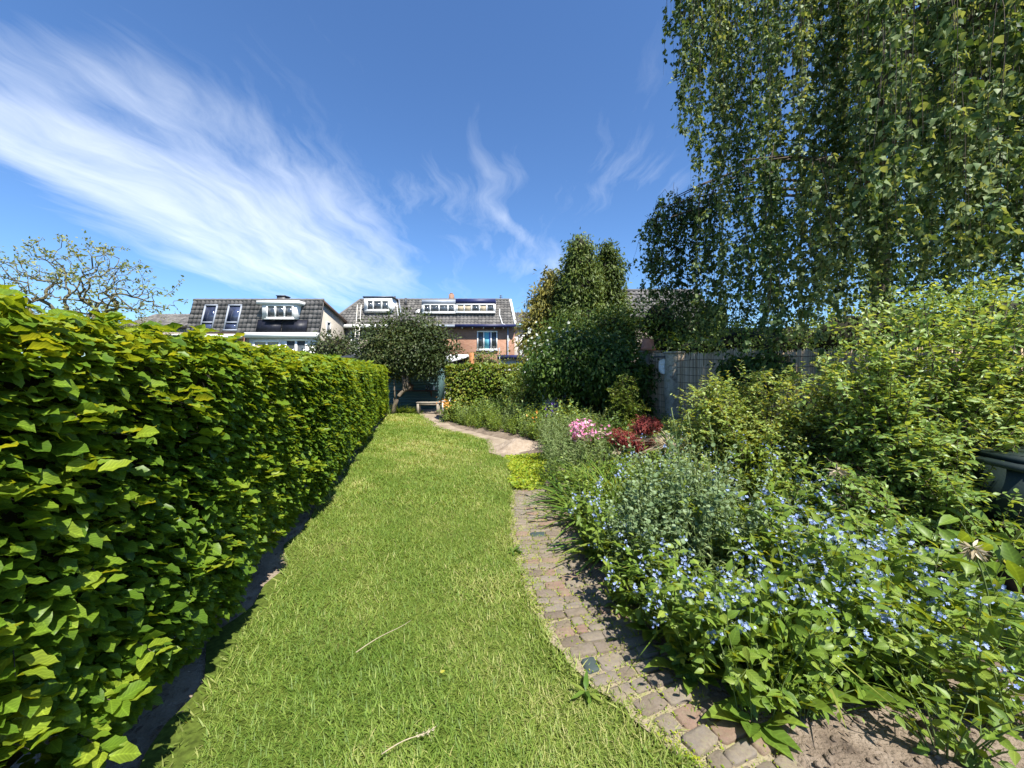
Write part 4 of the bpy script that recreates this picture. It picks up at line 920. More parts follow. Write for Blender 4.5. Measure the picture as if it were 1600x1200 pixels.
    part('roof', Geo().box(P(778, 0, 19)[0], P(850, 0, 19)[0], 19, 22, EYE+.55, EYE+.72), M['grey_paint'], s)
    part('edge_board', Geo().box(P(778, 0, 19)[0]-.03, P(850, 0, 19)[0], 18.93, 18.999, EYE+.60, EYE+.80), M['blue_paint'], s)
    part('wall', Geo().box(P(779, 0, 19)[0], P(849, 0, 19)[0], 19.1, 21.9, -.1, EYE+.549), M['white_panel'], s)
    single('parasol_pole', Geo().tube([Q(-.55, 17, -.1), Q(-.55, 17, 2.55)], .02, 6).tube([Q(-.55, 17, 2.5), Q(-1.0, 17, 2.35), Q(-1.75, 17, 2.15)], .02, 5), M['grey_paint'], 'thin grey pole with drooping arm behind the small hedge', 'pole')
garden_end()

# ------------------------------------------------------------------ plant builders
def ball(c, r, n=10, k=7, seed=0, amp=.12):
    V = []; c = np.asarray(c, float)
    for i in range(k+1):
        a = math.pi*i/k
        for j in range(n):
            b = 2*math.pi*j/n; u = np.array([math.sin(a)*math.cos(b), math.sin(a)*math.sin(b), math.cos(a)]); V.append(c+u*np.asarray(r)*(1+amp*wob(u, 2.5, seed)))
    F = [(i*n+j, (i+1)*n+j, (i+1)*n+(j+1) % n, i*n+(j+1) % n) for i in range(k) for j in range(n)]
    return np.array(V), np.array(F)
def mass(L, n, size, clump=.22, per=14, up=.55, droop=.3, seed=0, jit=.25, flat=.7, vis=False):
    """leaf positions gathered in clumps on the skins of a set of ellipsoids L = [(centre, radii)]"""
    C = np.array([l[0] for l in L], float); Rr = np.array([l[1] for l in L], float)
    wgt = (Rr[:, 0]*Rr[:, 2]+Rr[:, 0]*Rr[:, 1]+Rr[:, 1]*Rr[:, 2]); wgt = wgt/wgt.sum()
    nc = max(1, n//per); li = rng.choice(len(L), nc, p=wgt); u = nrmz(rng.normal(size=(nc, 3)))
    if vis: u[:, 1] = np.where(rng.uniform(0, 1, nc) < .72, -np.abs(u[:, 1]), u[:, 1])
    rr = (1-.42*rng.uniform(0, 1, nc)**2.2)*(1+jit*wob(u, 2.2, seed)+.5*jit*wob(u*1.0+C[li]*.7, 5, seed+2))
    cc = C[li]+u*Rr[li]*rr[:, None]
    k = np.repeat(np.arange(nc), per); m = len(k)
    pos = cc[k]+rng.normal(0, 1, (m, 3))*clump*np.array([1, 1, flat])*.5
    out = nrmz(u/Rr[li])[k]
    tip = out*.6+rng.normal(0, .6, (m, 3))+np.array([0, 0, -droop]); nr = out*.55+np.array([0, 0, up])+rng.normal(0, .45, (m, 3))
    tone = np.clip(.42+.28*wob(cc, 1.3, seed+5)+rng.normal(0, .14, nc), 0, 1)[k]
    return pos, tip, nr, size*rng.uniform(.65, 1.3, m), np.clip(tone+rng.normal(0, .14, m), 0, 1)
def mass_plant(name, label, cat, base, L, n, size, mat, T=OVATE_LO, core=.62, group=None, trunk=None, singles=0, singleT=None, **kw):
    t = thing(name, base, label, cat, group)
    pos, tip, nr, s, r = mass(L, n, size, **kw)
    if kw.get('keep') is not None: pass
    if singles:
        sc_ = np.where(inframe(pos, 0, 0), s/pos[:, 1], 0)*(pos[:, 1] < np.median(pos[:, 1])); od = np.argsort(-sc_); b = od[:singles]; a = od[singles:]
        leaf_parts(t, singleT or OVATE, M[mat], pos[b], tip[b], nr[b], s[b], r[b])
        pos, tip, nr, s, r = pos[a], tip[a], nr[a], s[a], r[a]
    part('foliage', Geo().leaves(T, pos, tip, nr, s, r), M[mat], t, 'stuff', True)
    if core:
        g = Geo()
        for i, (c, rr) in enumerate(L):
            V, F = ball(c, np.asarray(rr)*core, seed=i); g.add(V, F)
        part('added_shade_core', g, M['core'], t, 'stuff')  # solid dark balls added inside the leaves to stand for inner shade
    for pts, r0, r1 in (trunk or []):
        pts = np.asarray(pts, float); part('trunk', Geo().tube(pts, np.linspace(r0, r1, len(pts)), 8), M['bark'], t, smooth=True)
    return t
def bez(a, b, c, n):
    t = np.linspace(0, 1, n)[:, None]; return (1-t)**2*np.asarray(a)+2*t*(1-t)*np.asarray(b)+t*t*np.asarray(c)
def pairs(pts, n, size, spread=.9, fwd=.5, up=.8, alt=False, t0=.15):
    """leaves set along a twig"""
    m = len(pts); q = np.linspace(t0, 1, n)*(m-1); i = np.clip(q.astype(int), 0, m-2); f = (q-i)[:, None]
    p = pts[i]*(1-f)+pts[i+1]*f; d = nrmz(pts[i+1]-pts[i]); sd = nrmz(np.cross(d, [0, 0, 1.])+rng.normal(0, .25, (n, 3)))
    if alt:
        sg = np.where(np.arange(n) % 2, 1, -1)[:, None]; P_, S_, D_ = p, sd*sg, d
    else: P_ = np.vstack([p, p]); S_ = np.vstack([sd, -sd]); D_ = np.vstack([d, d])
    k = len(P_); tip = S_*spread+D_*fwd+rng.normal(0, .18, (k, 3)); nr = np.array([0, 0, up])+rng.normal(0, .35, (k, 3))
    tt = np.concatenate([np.linspace(0, 1, n)]*(1 if alt else 2))
    return P_, tip, nr, size*(1.1-.45*tt)*rng.uniform(.75, 1.2, k), tt
def shoot_bush(name, label, cat, base, env, nshoot, leaf, mat, T=OVATE, twigs=7, twl=.22, per=6, singles=0, rad=.008, woodmat='wood_stem', group=None, tone=.45, shootleaf=None):
    """woody shrub: shoots arch from the base to points spread through an envelope of ellipsoids, each set with leafy twigs"""
    t = thing(name, base, label, cat, group); base = np.asarray(base, float)
    W = Geo(); A = [[], [], [], [], []]
    for k in range(nshoot):
        c, r = env[rng.integers(len(env))]; u = nrmz(rng.normal(size=3)); e = np.asarray(c)+u*np.asarray(r)*rng.uniform(.55, 1.12)
        b = base+np.array([rng.normal(0, .12), rng.normal(0, .12), 0]); mid = b*.45+e*.55+np.array([0, 0, .18*(e[2]-b[2])])+rng.normal(0, .06, 3)
        pts = bez(b, mid, e, 9); W.tube(pts, np.linspace(rad, .0018, 9)*rng.uniform(.7, 1.2), 4)
        tb = np.clip(tone+.22*wob(e, 2, 5)+rng.normal(0, .1), 0, 1)
        p, tp, nr, s, tt = pairs(pts, 12, leaf*1.1 if shootleaf is None else shootleaf, t0=.45); 
        for a, v in zip(A, (p, tp, nr, s, np.clip(tb+.25*tt+rng.normal(0, .12, len(p)), 0, 1))): a.append(v)
        for j in range(twigs):
            f = rng.uniform(.35, .98)*8; i = min(int(f), 7); s0 = pts[i]*(1-f+i)+pts[i+1]*(f-i); d = nrmz(pts[i+1]-pts[i]+rng.normal(0, .7, 3)+np.array([0, 0, .25]))
            q = bez(s0, s0+d*twl*.5, s0+d*twl*rng.uniform(.6, 1.2)+np.array([0, 0, -.04]), 4); W.tube(q, [.0025, .002, .0015, .001], 3)
            p, tp, nr, s, tt = pairs(q, per, leaf)
            for a, v in zip(A, (p, tp, nr, s, np.clip(tb+.2*tt+rng.normal(0, .14, len(p)), 0, 1))): a.append(v)
    pos, tip, nr, s, r = map(np.concatenate, A)
    if singles:
        od = np.argsort(-np.where(inframe(pos, 0, 0), s/np.maximum(pos[:, 1], .4), 0)); b = od[:singles]; a = od[singles:]
        leaf_parts(t, T, M[mat], pos[b], tip[b], nr[b], s[b], r[b]); pos, tip, nr, s, r = pos[a], tip[a], nr[a], s[a], r[a]
    part('foliage', Geo().leaves(T, pos, tip, nr, s, r), M[mat], t, 'stuff', True)
    part('twig', W, M[woodmat], t, 'stuff'); return t

# ------------------------------------------------------------------ small beech hedge at the end of the garden
block_hedge('beech_hedge', 'small block of golden green beech hedge at the end of the lawn', -1.95, .95, 11.3, 12.0, 1.66, 6500, .085, 'beech_gold')

# two flat weeds in the turf by the path
for px, py, lb in ((915, 1088, 'flat plantain rosette in the turf beside the teal cobble'), (801, 866, 'small leafy weed growing on the path edge')):
    c = G(px, py)+[0, 0, .02]; t = thing('plantain_weed', c, lb, 'weed'); n = 11; a = rng.uniform(0, 6.28, n)
    leaf_parts(t, LANCE, M['strap'], c+np.zeros((n, 3)), np.stack([np.cos(a), np.sin(a), rng.uniform(.15, .8, n)], -1), np.stack([-.3*np.cos(a), -.3*np.sin(a), 1+0*a], -1), rng.uniform(.06, .11, n), rng.uniform(0, .99, n), nvar=3)
    part('crown', Geo().tube([c-[0, 0, .02], c+[0, 0, .008]], [.006, .004], 5), M['stem'], t)
# ------------------------------------------------------------------ trees beyond
def spring_tree():
    d = 22.0; b = P(112, 500, d); base = np.array([b[0], d, -.1]); t = thing('spring_tree', base, 'spreading spring tree with thin young leaves behind the long hedge', 'tree')
    tr = bez(base, base+[.2, 0, 2], base+[0, 0, 4.0], 7); part('trunk', Geo().tube(tr, np.linspace(.30, .22, 7), 10), M['bark_moss'], t, smooth=True)
    # crown grown towards points spread through a wide low dome
    cen = np.array([base[0]+.2, d, 5.1]); nt = 620; u = nrmz(rng.normal(size=(nt, 3))); u[:, 2] = np.abs(u[:, 2])*np.where(rng.uniform(0, 1, nt) < .88, 1, -.35)
    tg = cen+u*[5.4, 3.2, 4.1]*(rng.uniform(.12, 1, nt)**.5)[:, None]*(1+.16*wob(u, 3, 3))[:, None]
    tg = tg[np.argsort(np.linalg.norm(tg-tr[-1], axis=1))]
    nodes = [tr[-1]]; par = [-1]; tips_ = []
    for p in tg:
        A_ = np.array(nodes); dd = np.linalg.norm(A_-p, axis=1)+.22*np.linalg.norm(A_-tr[-1], axis=1); k = int(np.argmin(dd)); a = A_[k]; L = np.linalg.norm(p-a); m = max(2, int(L/.32))
        mid = (a+p)/2+np.array([0, 0, .12*L])+rng.normal(0, .10, 3)*min(L, 1.5); cur = bez(a, mid, p, m+1)[1:]; prev = k
        for q_ in cur: nodes.append(q_+rng.normal(0, .035, 3)); par.append(prev); prev = len(nodes)-1
        tips_.append(prev)
    nodes = np.array(nodes); par = np.array(par); cnt = np.zeros(len(nodes)); cnt[tips_] += 1
    for k in range(len(nodes)-1, 0, -1): cnt[par[k]] += cnt[k]
    W = Geo(); rad = .009*cnt**.52
    for k in range(1, len(nodes)):
        W.tube([nodes[par[k]], nodes[k]], [min(rad[par[k]], rad[k]*1.25), rad[k]], 6 if rad[k] > .05 else 4)
    part('crown_branch', W, M['bark_moss'], t, 'stuff', True)
    thin = np.where(cnt <= 2)[0]; k = np.repeat(thin, 7); k = k[wob(nodes[k], 1.6, 4)+rng.normal(0, .5, len(k)) > -.1]; pos = nodes[k]+rng.normal(0, .09, (len(k), 3)); m = len(pos)
    part('crown', Geo().leaves(OVATE_LO, pos, rng.normal(size=(m, 3))+[0, 0, .2], rng.normal(0, .6, (m, 3))+[0, -.5, .6], rng.uniform(.12, .24, m)), M['spring'], t, 'stuff', True)
    # low scrub at its foot
    c = P(215, 500, 22); mass_plant('scrub_bush', 'thin scrub with young leaves below the spring tree', 'bush', (c[0], 22, -.1), [((c[0]-2.2, 22, 3.6), (2.0, 1, 1.0)), ((c[0]+.6, 22, 3.3), (1.8, .9, 1.15)), ((c[0]-4.5, 22, 3.4), (2, 1, 1.2))], 3800, .12, 'spring', core=.55, per=6, clump=.5, jit=.5, trunk=[([(c[0], 22, -.1), (c[0]+.1, 22, 3)], .1, .05)])
spring_tree()

def dark_tree():
    c = P(640, 545, 14)
    L = [(P(640, 545, 14), (1.35, 1.1, .95)), (P(600, 540, 14), (.95, .9, .9)), (P(678, 548, 14), (.85, .9, .85)), (P(640, 516, 14.2), (1.15, .9, .6)), (P(590, 562, 13.8), (.75, .7, .5)), (P(665, 568, 13.8), (.95, .7, .4)), (P(620, 570, 13.9), (.8, .7, .45))]
    t = mass_plant('evergreen_tree', 'round dark evergreen tree with thin bare stems in front of the shed', 'tree', (-4.1, 13.4, 0), L, 17000, .105, 'dark_leaf', T=OVATE_LO, core=.6, clump=.3, per=12, seed=3, vis=True)
    b = np.array([-4.12, 13.25, -.03]); k = P(637, 607, 13.3)
    part('trunk', Geo().tube(np.vstack([bez(b, P(618, 615, 13.2), k, 8), [P(640, 604, 13.35)]]), np.linspace(.075, .055, 9), 8), M['bark'], t, smooth=True)
    for a, e, r in [((631, 611), (629, 560), .045), ((634, 610), (632, 570), .03), ((637, 606), (638, 555), .045), ((617, 622), (617, 570), .03)]:
        part('trunk', Geo().tube(bez(P(*a, 13.25), P((a[0]+e[0])/2-2, (a[1]+e[1])/2, 13.3), P(*e, 13.7), 6), np.linspace(r, r*.6, 6), 7), M['bark'], t, smooth=True)
    part('trunk', Geo().tube([G(614, 648)+[0, .3, -.03], P(616, 622, 13.3)], [.04, .03], 6), M['bark'], t)
    # half hidden bush left of it
    L = [(P(520, 545, 18), (1.0, .8, .85)), (P(505, 552, 18), (.6, .6, .6)), (P(536, 552, 18), (.6, .6, .7))]
    c = P(520, 545, 18); mass_plant('evergreen_bush', 'smaller dark round bush between the white clad house and the dark tree', 'bush', (c[0], 18, -.1), L, 3200, .13, 'dark_leaf', clump=.3, per=10, core=.6, seed=8, trunk=[([(c[0], 18, -.1), (c[0], 18, 2)], .09, .06)])
    # low bush beyond the post
    c = P(765, 560, 15.5); mass_plant('terrace_bush', 'loose pale bush with yellow tips right of the wooden post', 'bush', (c[0], 15.5, -.1), [((c[0], 15.5, 1.85), (.75, .5, .35)), ((c[0]-.45, 15.5, 1.95), (.3, .3, .4))], 1100, .10, 'spring', clump=.3, per=8, core=.4, jit=.4, trunk=[([(c[0], 15.5, -.1), (c[0], 15.5, 1.7)], .04, .03)])
dark_tree()

def conifers():
    def stack(px, d, ys, ws, dy=.6):
        return [(P(px+o, y, d), (w/600*d, w/600*d*dy+.25, h/600*d)) for (o, y, h), w in zip(ys, ws)]
    L = stack(905, 14, [(0, 392, 24), (0, 420, 34), (2, 455, 40), (0, 500, 45), (0, 545, 50)], [17, 26, 34, 40, 42])
    c = P(905, 500, 14); mass_plant('conifer_tree', 'tall narrow ivy-covered conifer, taller of a pair behind the ivy wall', 'tree', (c[0], 14, -.1), L, 15000, .16, 'conifer', T=NEEDLE, clump=.24, per=12, core=.84, jit=.14, droop=.9, up=.2, seed=2, vis=True, trunk=[([(c[0], 14, -.1), (c[0], 14, 5)], .16, .06)])
    L = stack(948, 14.6, [(0, 400, 20), (0, 428, 32), (-2, 460, 40), (0, 500, 48)], [15, 22, 26, 32])
    c = P(948, 500, 14.6); mass_plant('conifer_tree', 'shorter blunt-topped conifer of the pair behind the ivy wall', 'tree', (c[0], 14.6, -.1), L, 9500, .16, 'conifer', T=NEEDLE, clump=.24, per=12, core=.84, jit=.14, droop=.9, up=.2, seed=4, vis=True, trunk=[([(c[0], 14.6, -.1), (c[0], 14.6, 5)], .16, .06)])
    L = stack(862, 15, [(0, 440, 20), (-6, 462, 26), (-10, 490, 30), (-16, 522, 34), (-18, 555, 30)], [9, 19, 30, 34, 32])
    c = P(846, 520, 15); mass_plant('golden_conifer', 'golden yellow conifer with drooping sprays left of the tall conifer', 'tree', (c[0], 15, -.1), L, 11000, .17, 'conifer_gold', T=NEEDLE, clump=.34, per=16, core=.78, droop=1.0, up=.3, flat=.45, seed=6, jit=.3, vis=True, trunk=[([(c[0], 15, -.1), (c[0], 15, 4)], .12, .05)])
    L = stack(880, 14.4, [(0, 450, 30), (-4, 490, 34)], [12, 20]); c = P(880, 500, 14.4)
    mass_plant('dark_cypress', 'slim dark cypress squeezed between golden and tall conifers', 'tree', (c[0], 14.4, -.1), L, 2400, .13, 'dark_leaf', T=NEEDLE, clump=.24, per=10, core=.68, droop=.8, seed=7, vis=True, trunk=[([(c[0], 14.4, -.1), (c[0], 14.4, 3.6)], .1, .05)])
    # leafy shrubs rising over the ivy
    L = [(P(905, 525, 11), (.85, .7, .55)), (P(955, 515, 11), (.75, .7, .6)), (P(868, 555, 10.8), (.65, .6, .55)), (P(920, 545, 10.6), (1.3, .7, .7)), (P(975, 525, 10.8), (.6, .6, .7))]
    c = P(915, 540, 11); mass_plant('flowering_shrub', 'broad green shrub with small white flowers below the conifers', 'shrub', (c[0], 11, -.05), L, 9500, .095, 'midgreen', clump=.34, per=12, core=.55, seed=9, jit=.5, vis=True, trunk=[([(c[0], 11, -.05), (c[0], 11, 2)], .07, .05)])
    t = bpy.data.objects['flowering_shrub']; n = 110; q = rng.normal(0, 1, (n, 3))*[.45, .2, .35]+P(856, 545, 10.1)
    part('blossom', Geo().leaves(FLOWER, q, rng.normal(size=(n, 3)), rng.normal(0, .5, (n, 3))+[0, -1, .6], rng.uniform(.03, .055, n)), M['white_petal'], t, 'stuff')
    # dark trees behind the fence
    L = [(P(1030, 500, 10.5), (.8, .7, .95)), (P(1070, 520, 10.5), (.9, .7, .8)), (P(1110, 500, 11), (1.0, .7, .8)), (P(1035, 545, 10.2), (.8, .6, .5))]
    c = P(1060, 520, 10.5); mass_plant('understorey_tree', 'dark open bush standing behind the flower pot and stone post', 'tree', (c[0], 10.5, -.05), L, 7000, .085, 'ivy', clump=.26, per=10, core=.5, seed=12, jit=.4, vis=True, trunk=[(bez((c[0], 10.5, -.05), (c[0]-.2, 10.5, 1), P(1030, 520, 10.5), 5), .06, .03), (bez((c[0], 10.5, -.05), (c[0]+.1, 10.5, 1), P(1080, 510, 10.5), 5), .05, .03)])
    L = [(P(1160, 540, 8.6), (1.0, .6, .55)), (P(1090, 548, 9.2), (.75, .5, .4)), (P(1240, 540, 7.6), (.9, .6, .6)), (P(1330, 530, 7.0), (1.0, .6, .7)), (P(1440, 530, 6.6), (1.1, .6, .8)), (P(1560, 520, 6.4), (1.2, .6, .9))]
    c = P(1250, 540, 7.6); mass_plant('neighbour_shrub', 'mixed green shrubbery showing over the reed fence', 'shrub', (c[0], 7.6, -.05), L, 12000, .07, 'shrub', clump=.3, per=10, core=.6, seed=14, jit=.35, vis=True, trunk=[([(c[0], 7.6, -.05), (c[0], 7.6, 1.6)], .06, .04)])
conifers()

# ------------------------------------------------------------------ fence line
FL = lambda d: np.array([3.24+.237*(9-d), d, 0.0])
fdir = nrmz([-.237, 1, 0]); fout = nrmz([-1, -.237, 0])
def reed_fence(d0, d1, zt, label, sag):
    c = FL((d0+d1)/2); t = thing('reed_fence', c, label, 'fence'); g = Geo(); L = (d1-d0)/fdir[1]; n = int(L/.0085)
    for layer in range(2):
        for k in range(n):
            s = k/n; d = d0+(d1-d0)*s; p = FL(d)+fout*(.012*layer+.006*rng.normal()); top = zt(d)+rng.normal(0, .018)-(.10 if rng.uniform() < .04 else 0)
            if sag and rng.uniform() < .5: top -= sag*np.exp(-((d-7.7)/.22)**2)*rng.uniform(.4, 1)
            ln = rng.normal(0, .012); r = rng.uniform(.003, .008)
            m = p+fdir*ln*.5+fout*.006*rng.normal(); g.tube([p+[0, 0, .02], m+[0, 0, top*.5], p+fdir*ln+[0, 0, top]], [r, r, r*.8], 4, rng.uniform(0, 1))
    part('reeds', g, M['reed'], t, 'stuff')
    for z in np.arange(.12, 1.75, .145):
        ds = np.linspace(d0, d1, 16); part('wire', Geo().tube([FL(d)+fout*.028+[0, 0, z+.012*math.sin(d*4+z*9)] for d in ds], .004, 4), M['wire'], t)
    for d in np.arange(d0+.1, d1, 1.6): part('post', Geo().tube([FL(d)-fout*.05+[0, 0, -.1], FL(d)-fout*.05+[0, 0, zt(d)-.08]], .035, 7), M['old_wood'], t)
reed_fence(6.1, 8.02, lambda d: 1.84+.02*math.sin(d*6), 'weathered reed screen beside the mossy stone post', .16)
reed_fence(1.0, 6.1, lambda d: 1.74+.02*(d-4)+.02*math.sin(d*5), 'long reed screen running past the ivy clump behind the shrubs', 0)
reed_fence(8.42, 8.95, lambda d: 1.90, 'short reed screen piece below the white face mask', 0)
def stone_post():
    c = FL(8.16); g = Geo(); k = 22; n = 14; V = []
    for i in range(k):
        z = -.05+2.0*i/(k-1)*.965
        for j in range(n):
            a = 2*math.pi*j/n; cc, ss = math.cos(a), math.sin(a); sq = lambda v: np.sign(v)*abs(v)**.5
            p = c+np.array([sq(cc)*.15, sq(ss)*.15, z]); p[:2] += np.array([cc, ss])*(.035*wob(p, 6, 3)+.028*wob(p, 15, 4)); V.append(p)
    F = [(i*n+j, i*n+(j+1) % n, (i+1)*n+(j+1) % n, (i+1)*n+j) for i in range(k-1) for j in range(n)]
    g.add(V, [np.array(F), np.array([list(range((k-1)*n, k*n))])]); t = thing('stone_post', c, 'rough mossy stone gate post between the reed screens', 'post')
    part('shaft', g, M['stone'], t); part('cap', Geo().bbox(c, AX, AY, AZ, -.17, .17, -.17, .17, 1.876, 1.915), M['stone'], t)
    # wooden post end that carries the pot
    c = FL(8.98); t = thing('board_post', c, 'short grey boarded post carrying the terracotta pot', 'post')
    for i in range(4): part('board', Geo().bbox(c, nrmz([1, -.2, 0]), nrmz([.2, 1, 0]), AZ, -.26+.12*i, -.26+.12*i+.114, -.02, .02+.004*i, -.05, 1.93+.004*i), M['old_wood'], t)
    part('cap_board', Geo().bbox(c, nrmz([1, -.2, 0]), nrmz([.2, 1, 0]), AZ, -.28, .24, -.10, .12, 1.945, 1.975), M['old_wood'], t)
    pc = c+[-.07, 0, 1.977]; s = 1
    t = thing('flower_pot', pc, 'terracotta flower pot standing upside down on the boarded post', 'pot')
    part('body', Geo().lathe(pc, [(.165, .0), (.167, .07), (.152, .075), (.115, .27), (.108, .28), (.0, .28)], 24), M['terracotta'], t, smooth=True)
    part('rim', Geo().lathe(pc, [(.166, .001), (.176, .006), (.176, .062), (.166, .068)], 24), M['terracotta'], t, smooth=True)
    # white plaster face hung on the screen, with slate above and a little frame beside it
    c = FL(8.36)+fout*.10; X = nrmz([1, -.3, 0]); Yn = nrmz([-.3, -1, 0]); V = []; nu, nv = 17, 23
    for i in range(nv):
        for j in range(nu):
            u = (j/(nu-1)-.5)*2; v = (i/(nv-1)-.5)*2; wd = .105*(1-.28*max(0, -v)**2.2)*math.sqrt(max(0, 1-abs(v)**5)); x = u*wd; z = v*.17
            h = .055*math.sqrt(max(0, 1-u*u))
            nose = .035*math.exp(-(x/.016)**2)*np.interp(v, [-.35, -.22, .2, .35], [0, 1, .35, 0]); eye = -.022*sum(math.exp(-((x-sx)/.022)**2-((v-.22)/.10)**2) for sx in (-.042, .042))
            brow = .012*math.exp(-((v-.40)/.07)**2)*(abs(x) < .08); mouth = .014*math.exp(-(x/.035)**2)*(math.exp(-((v+.52)/.05)**2)+math.exp(-((v+.63)/.05)**2)); chin = .014*math.exp(-(x/.03)**2-((v+.85)/.1)**2)
            V.append(c+X*x+Yn*(h+nose+eye+brow+mouth+chin)+np.array([0, 0, 1.60+z]))
    F = np.array([(i*nu+j, i*nu+j+1, (i+1)*nu+j+1, (i+1)*nu+j) for i in range(nv-1) for j in range(nu-1)])
    single('face_mask', Geo().add(V, F), M['plaster'], 'white plaster face mask hung beside the stone post', 'mask', smooth=True)
    single('slate_shelf', Geo().bbox(c+[0, 0, 1.80], X, Yn, AZ, -.20, .13, -.08, .10, 0, .03), M['dark_metal'], 'dark slate ledge above the white face mask', 'ledge')
    single('hanging_frame', Geo().bbox(c+[.115, -.03, 0], X, Yn, AZ, 0, .04, -.01, .03, 1.44, 1.79).bbox(c+[.115, -.03, 0], X, Yn, AZ, -.05, -.001, -.005, .025, 1.44, 1.48), M['brown_wood'], 'narrow brown wooden frame between face mask and stone post', 'frame')
    # whitewashed brick pier under the ivy
    p0, p1 = P(849, 0, 9.3)[0], P(876, 0, 9.3)[0]; t = thing('brick_pier', ((p0+p1)/2, 9.4, 0), 'whitewashed brick pier under the overhanging ivy', 'pier'); k = 0
    for z in np.arange(0, 1.05, .075):
        for i in range(2):
            a = p0+(p1-p0)/2*i; sh = .05 if k % 2 else 0
            part('brick', Geo().box(a+.004+(sh if i else 0), a+(p1-p0)/2-.004+(sh if not i else 0), 9.3+.006*rng.normal(), 9.62, z+.003, z+.070), M['plaster'], t)
        k += 1
    part('mortar', Geo().box(p0+.01, p1-.01, 9.325, 9.6, -.05, 1.05), M['stone'], t)
    # neighbour's garden wall along the fence line beyond the gate post, under the ivy
    single('garden_wall', Geo().extr([FL(9.2)+[.1, 0, -.05], [1.3, 9.75, -.05], [1.3, 9.95, -.05], FL(9.2)+[.1, .2, -.05]], Q(0, 0, 1.75)), M['brick_grey'], 'old brick garden wall almost hidden by ivy', 'wall')
stone_post()
def ivy():
    L = [(P(905, 575, 9.1), (1.05, .5, .55)), (P(955, 575, 8.9), (.78, .5, .6)), (P(985, 590, 8.8), (.42, .35, .45)), (P(860, 580, 9.2), (.6, .45, .5)), (P(920, 548, 9.4), (1.0, .5, .5)), (P(980, 632, 8.9), (.5, .35, .55)), (P(915, 620, 9.3), (.6, .3, .55))]
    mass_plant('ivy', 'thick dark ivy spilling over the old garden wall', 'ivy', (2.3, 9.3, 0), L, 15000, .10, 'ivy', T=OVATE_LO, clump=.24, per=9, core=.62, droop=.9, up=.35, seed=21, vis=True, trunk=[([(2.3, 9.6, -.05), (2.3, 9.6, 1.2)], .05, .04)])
    c = FL(6.15)
    L = [(FL(6.4)+[-.10, 0, 1.50], (.22, .30, .26)), (FL(6.05)+[-.12, 0, 1.40], (.24, .34, .36)), (FL(5.75)+[-.08, 0, 1.55], (.2, .26, .22)), (FL(6.2)+[-.08, 0, .95], (.16, .28, .4))]
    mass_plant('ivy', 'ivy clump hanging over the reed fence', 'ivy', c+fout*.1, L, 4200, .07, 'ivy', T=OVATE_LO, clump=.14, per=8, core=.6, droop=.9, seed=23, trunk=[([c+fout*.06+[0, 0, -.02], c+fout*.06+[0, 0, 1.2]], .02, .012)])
ivy()

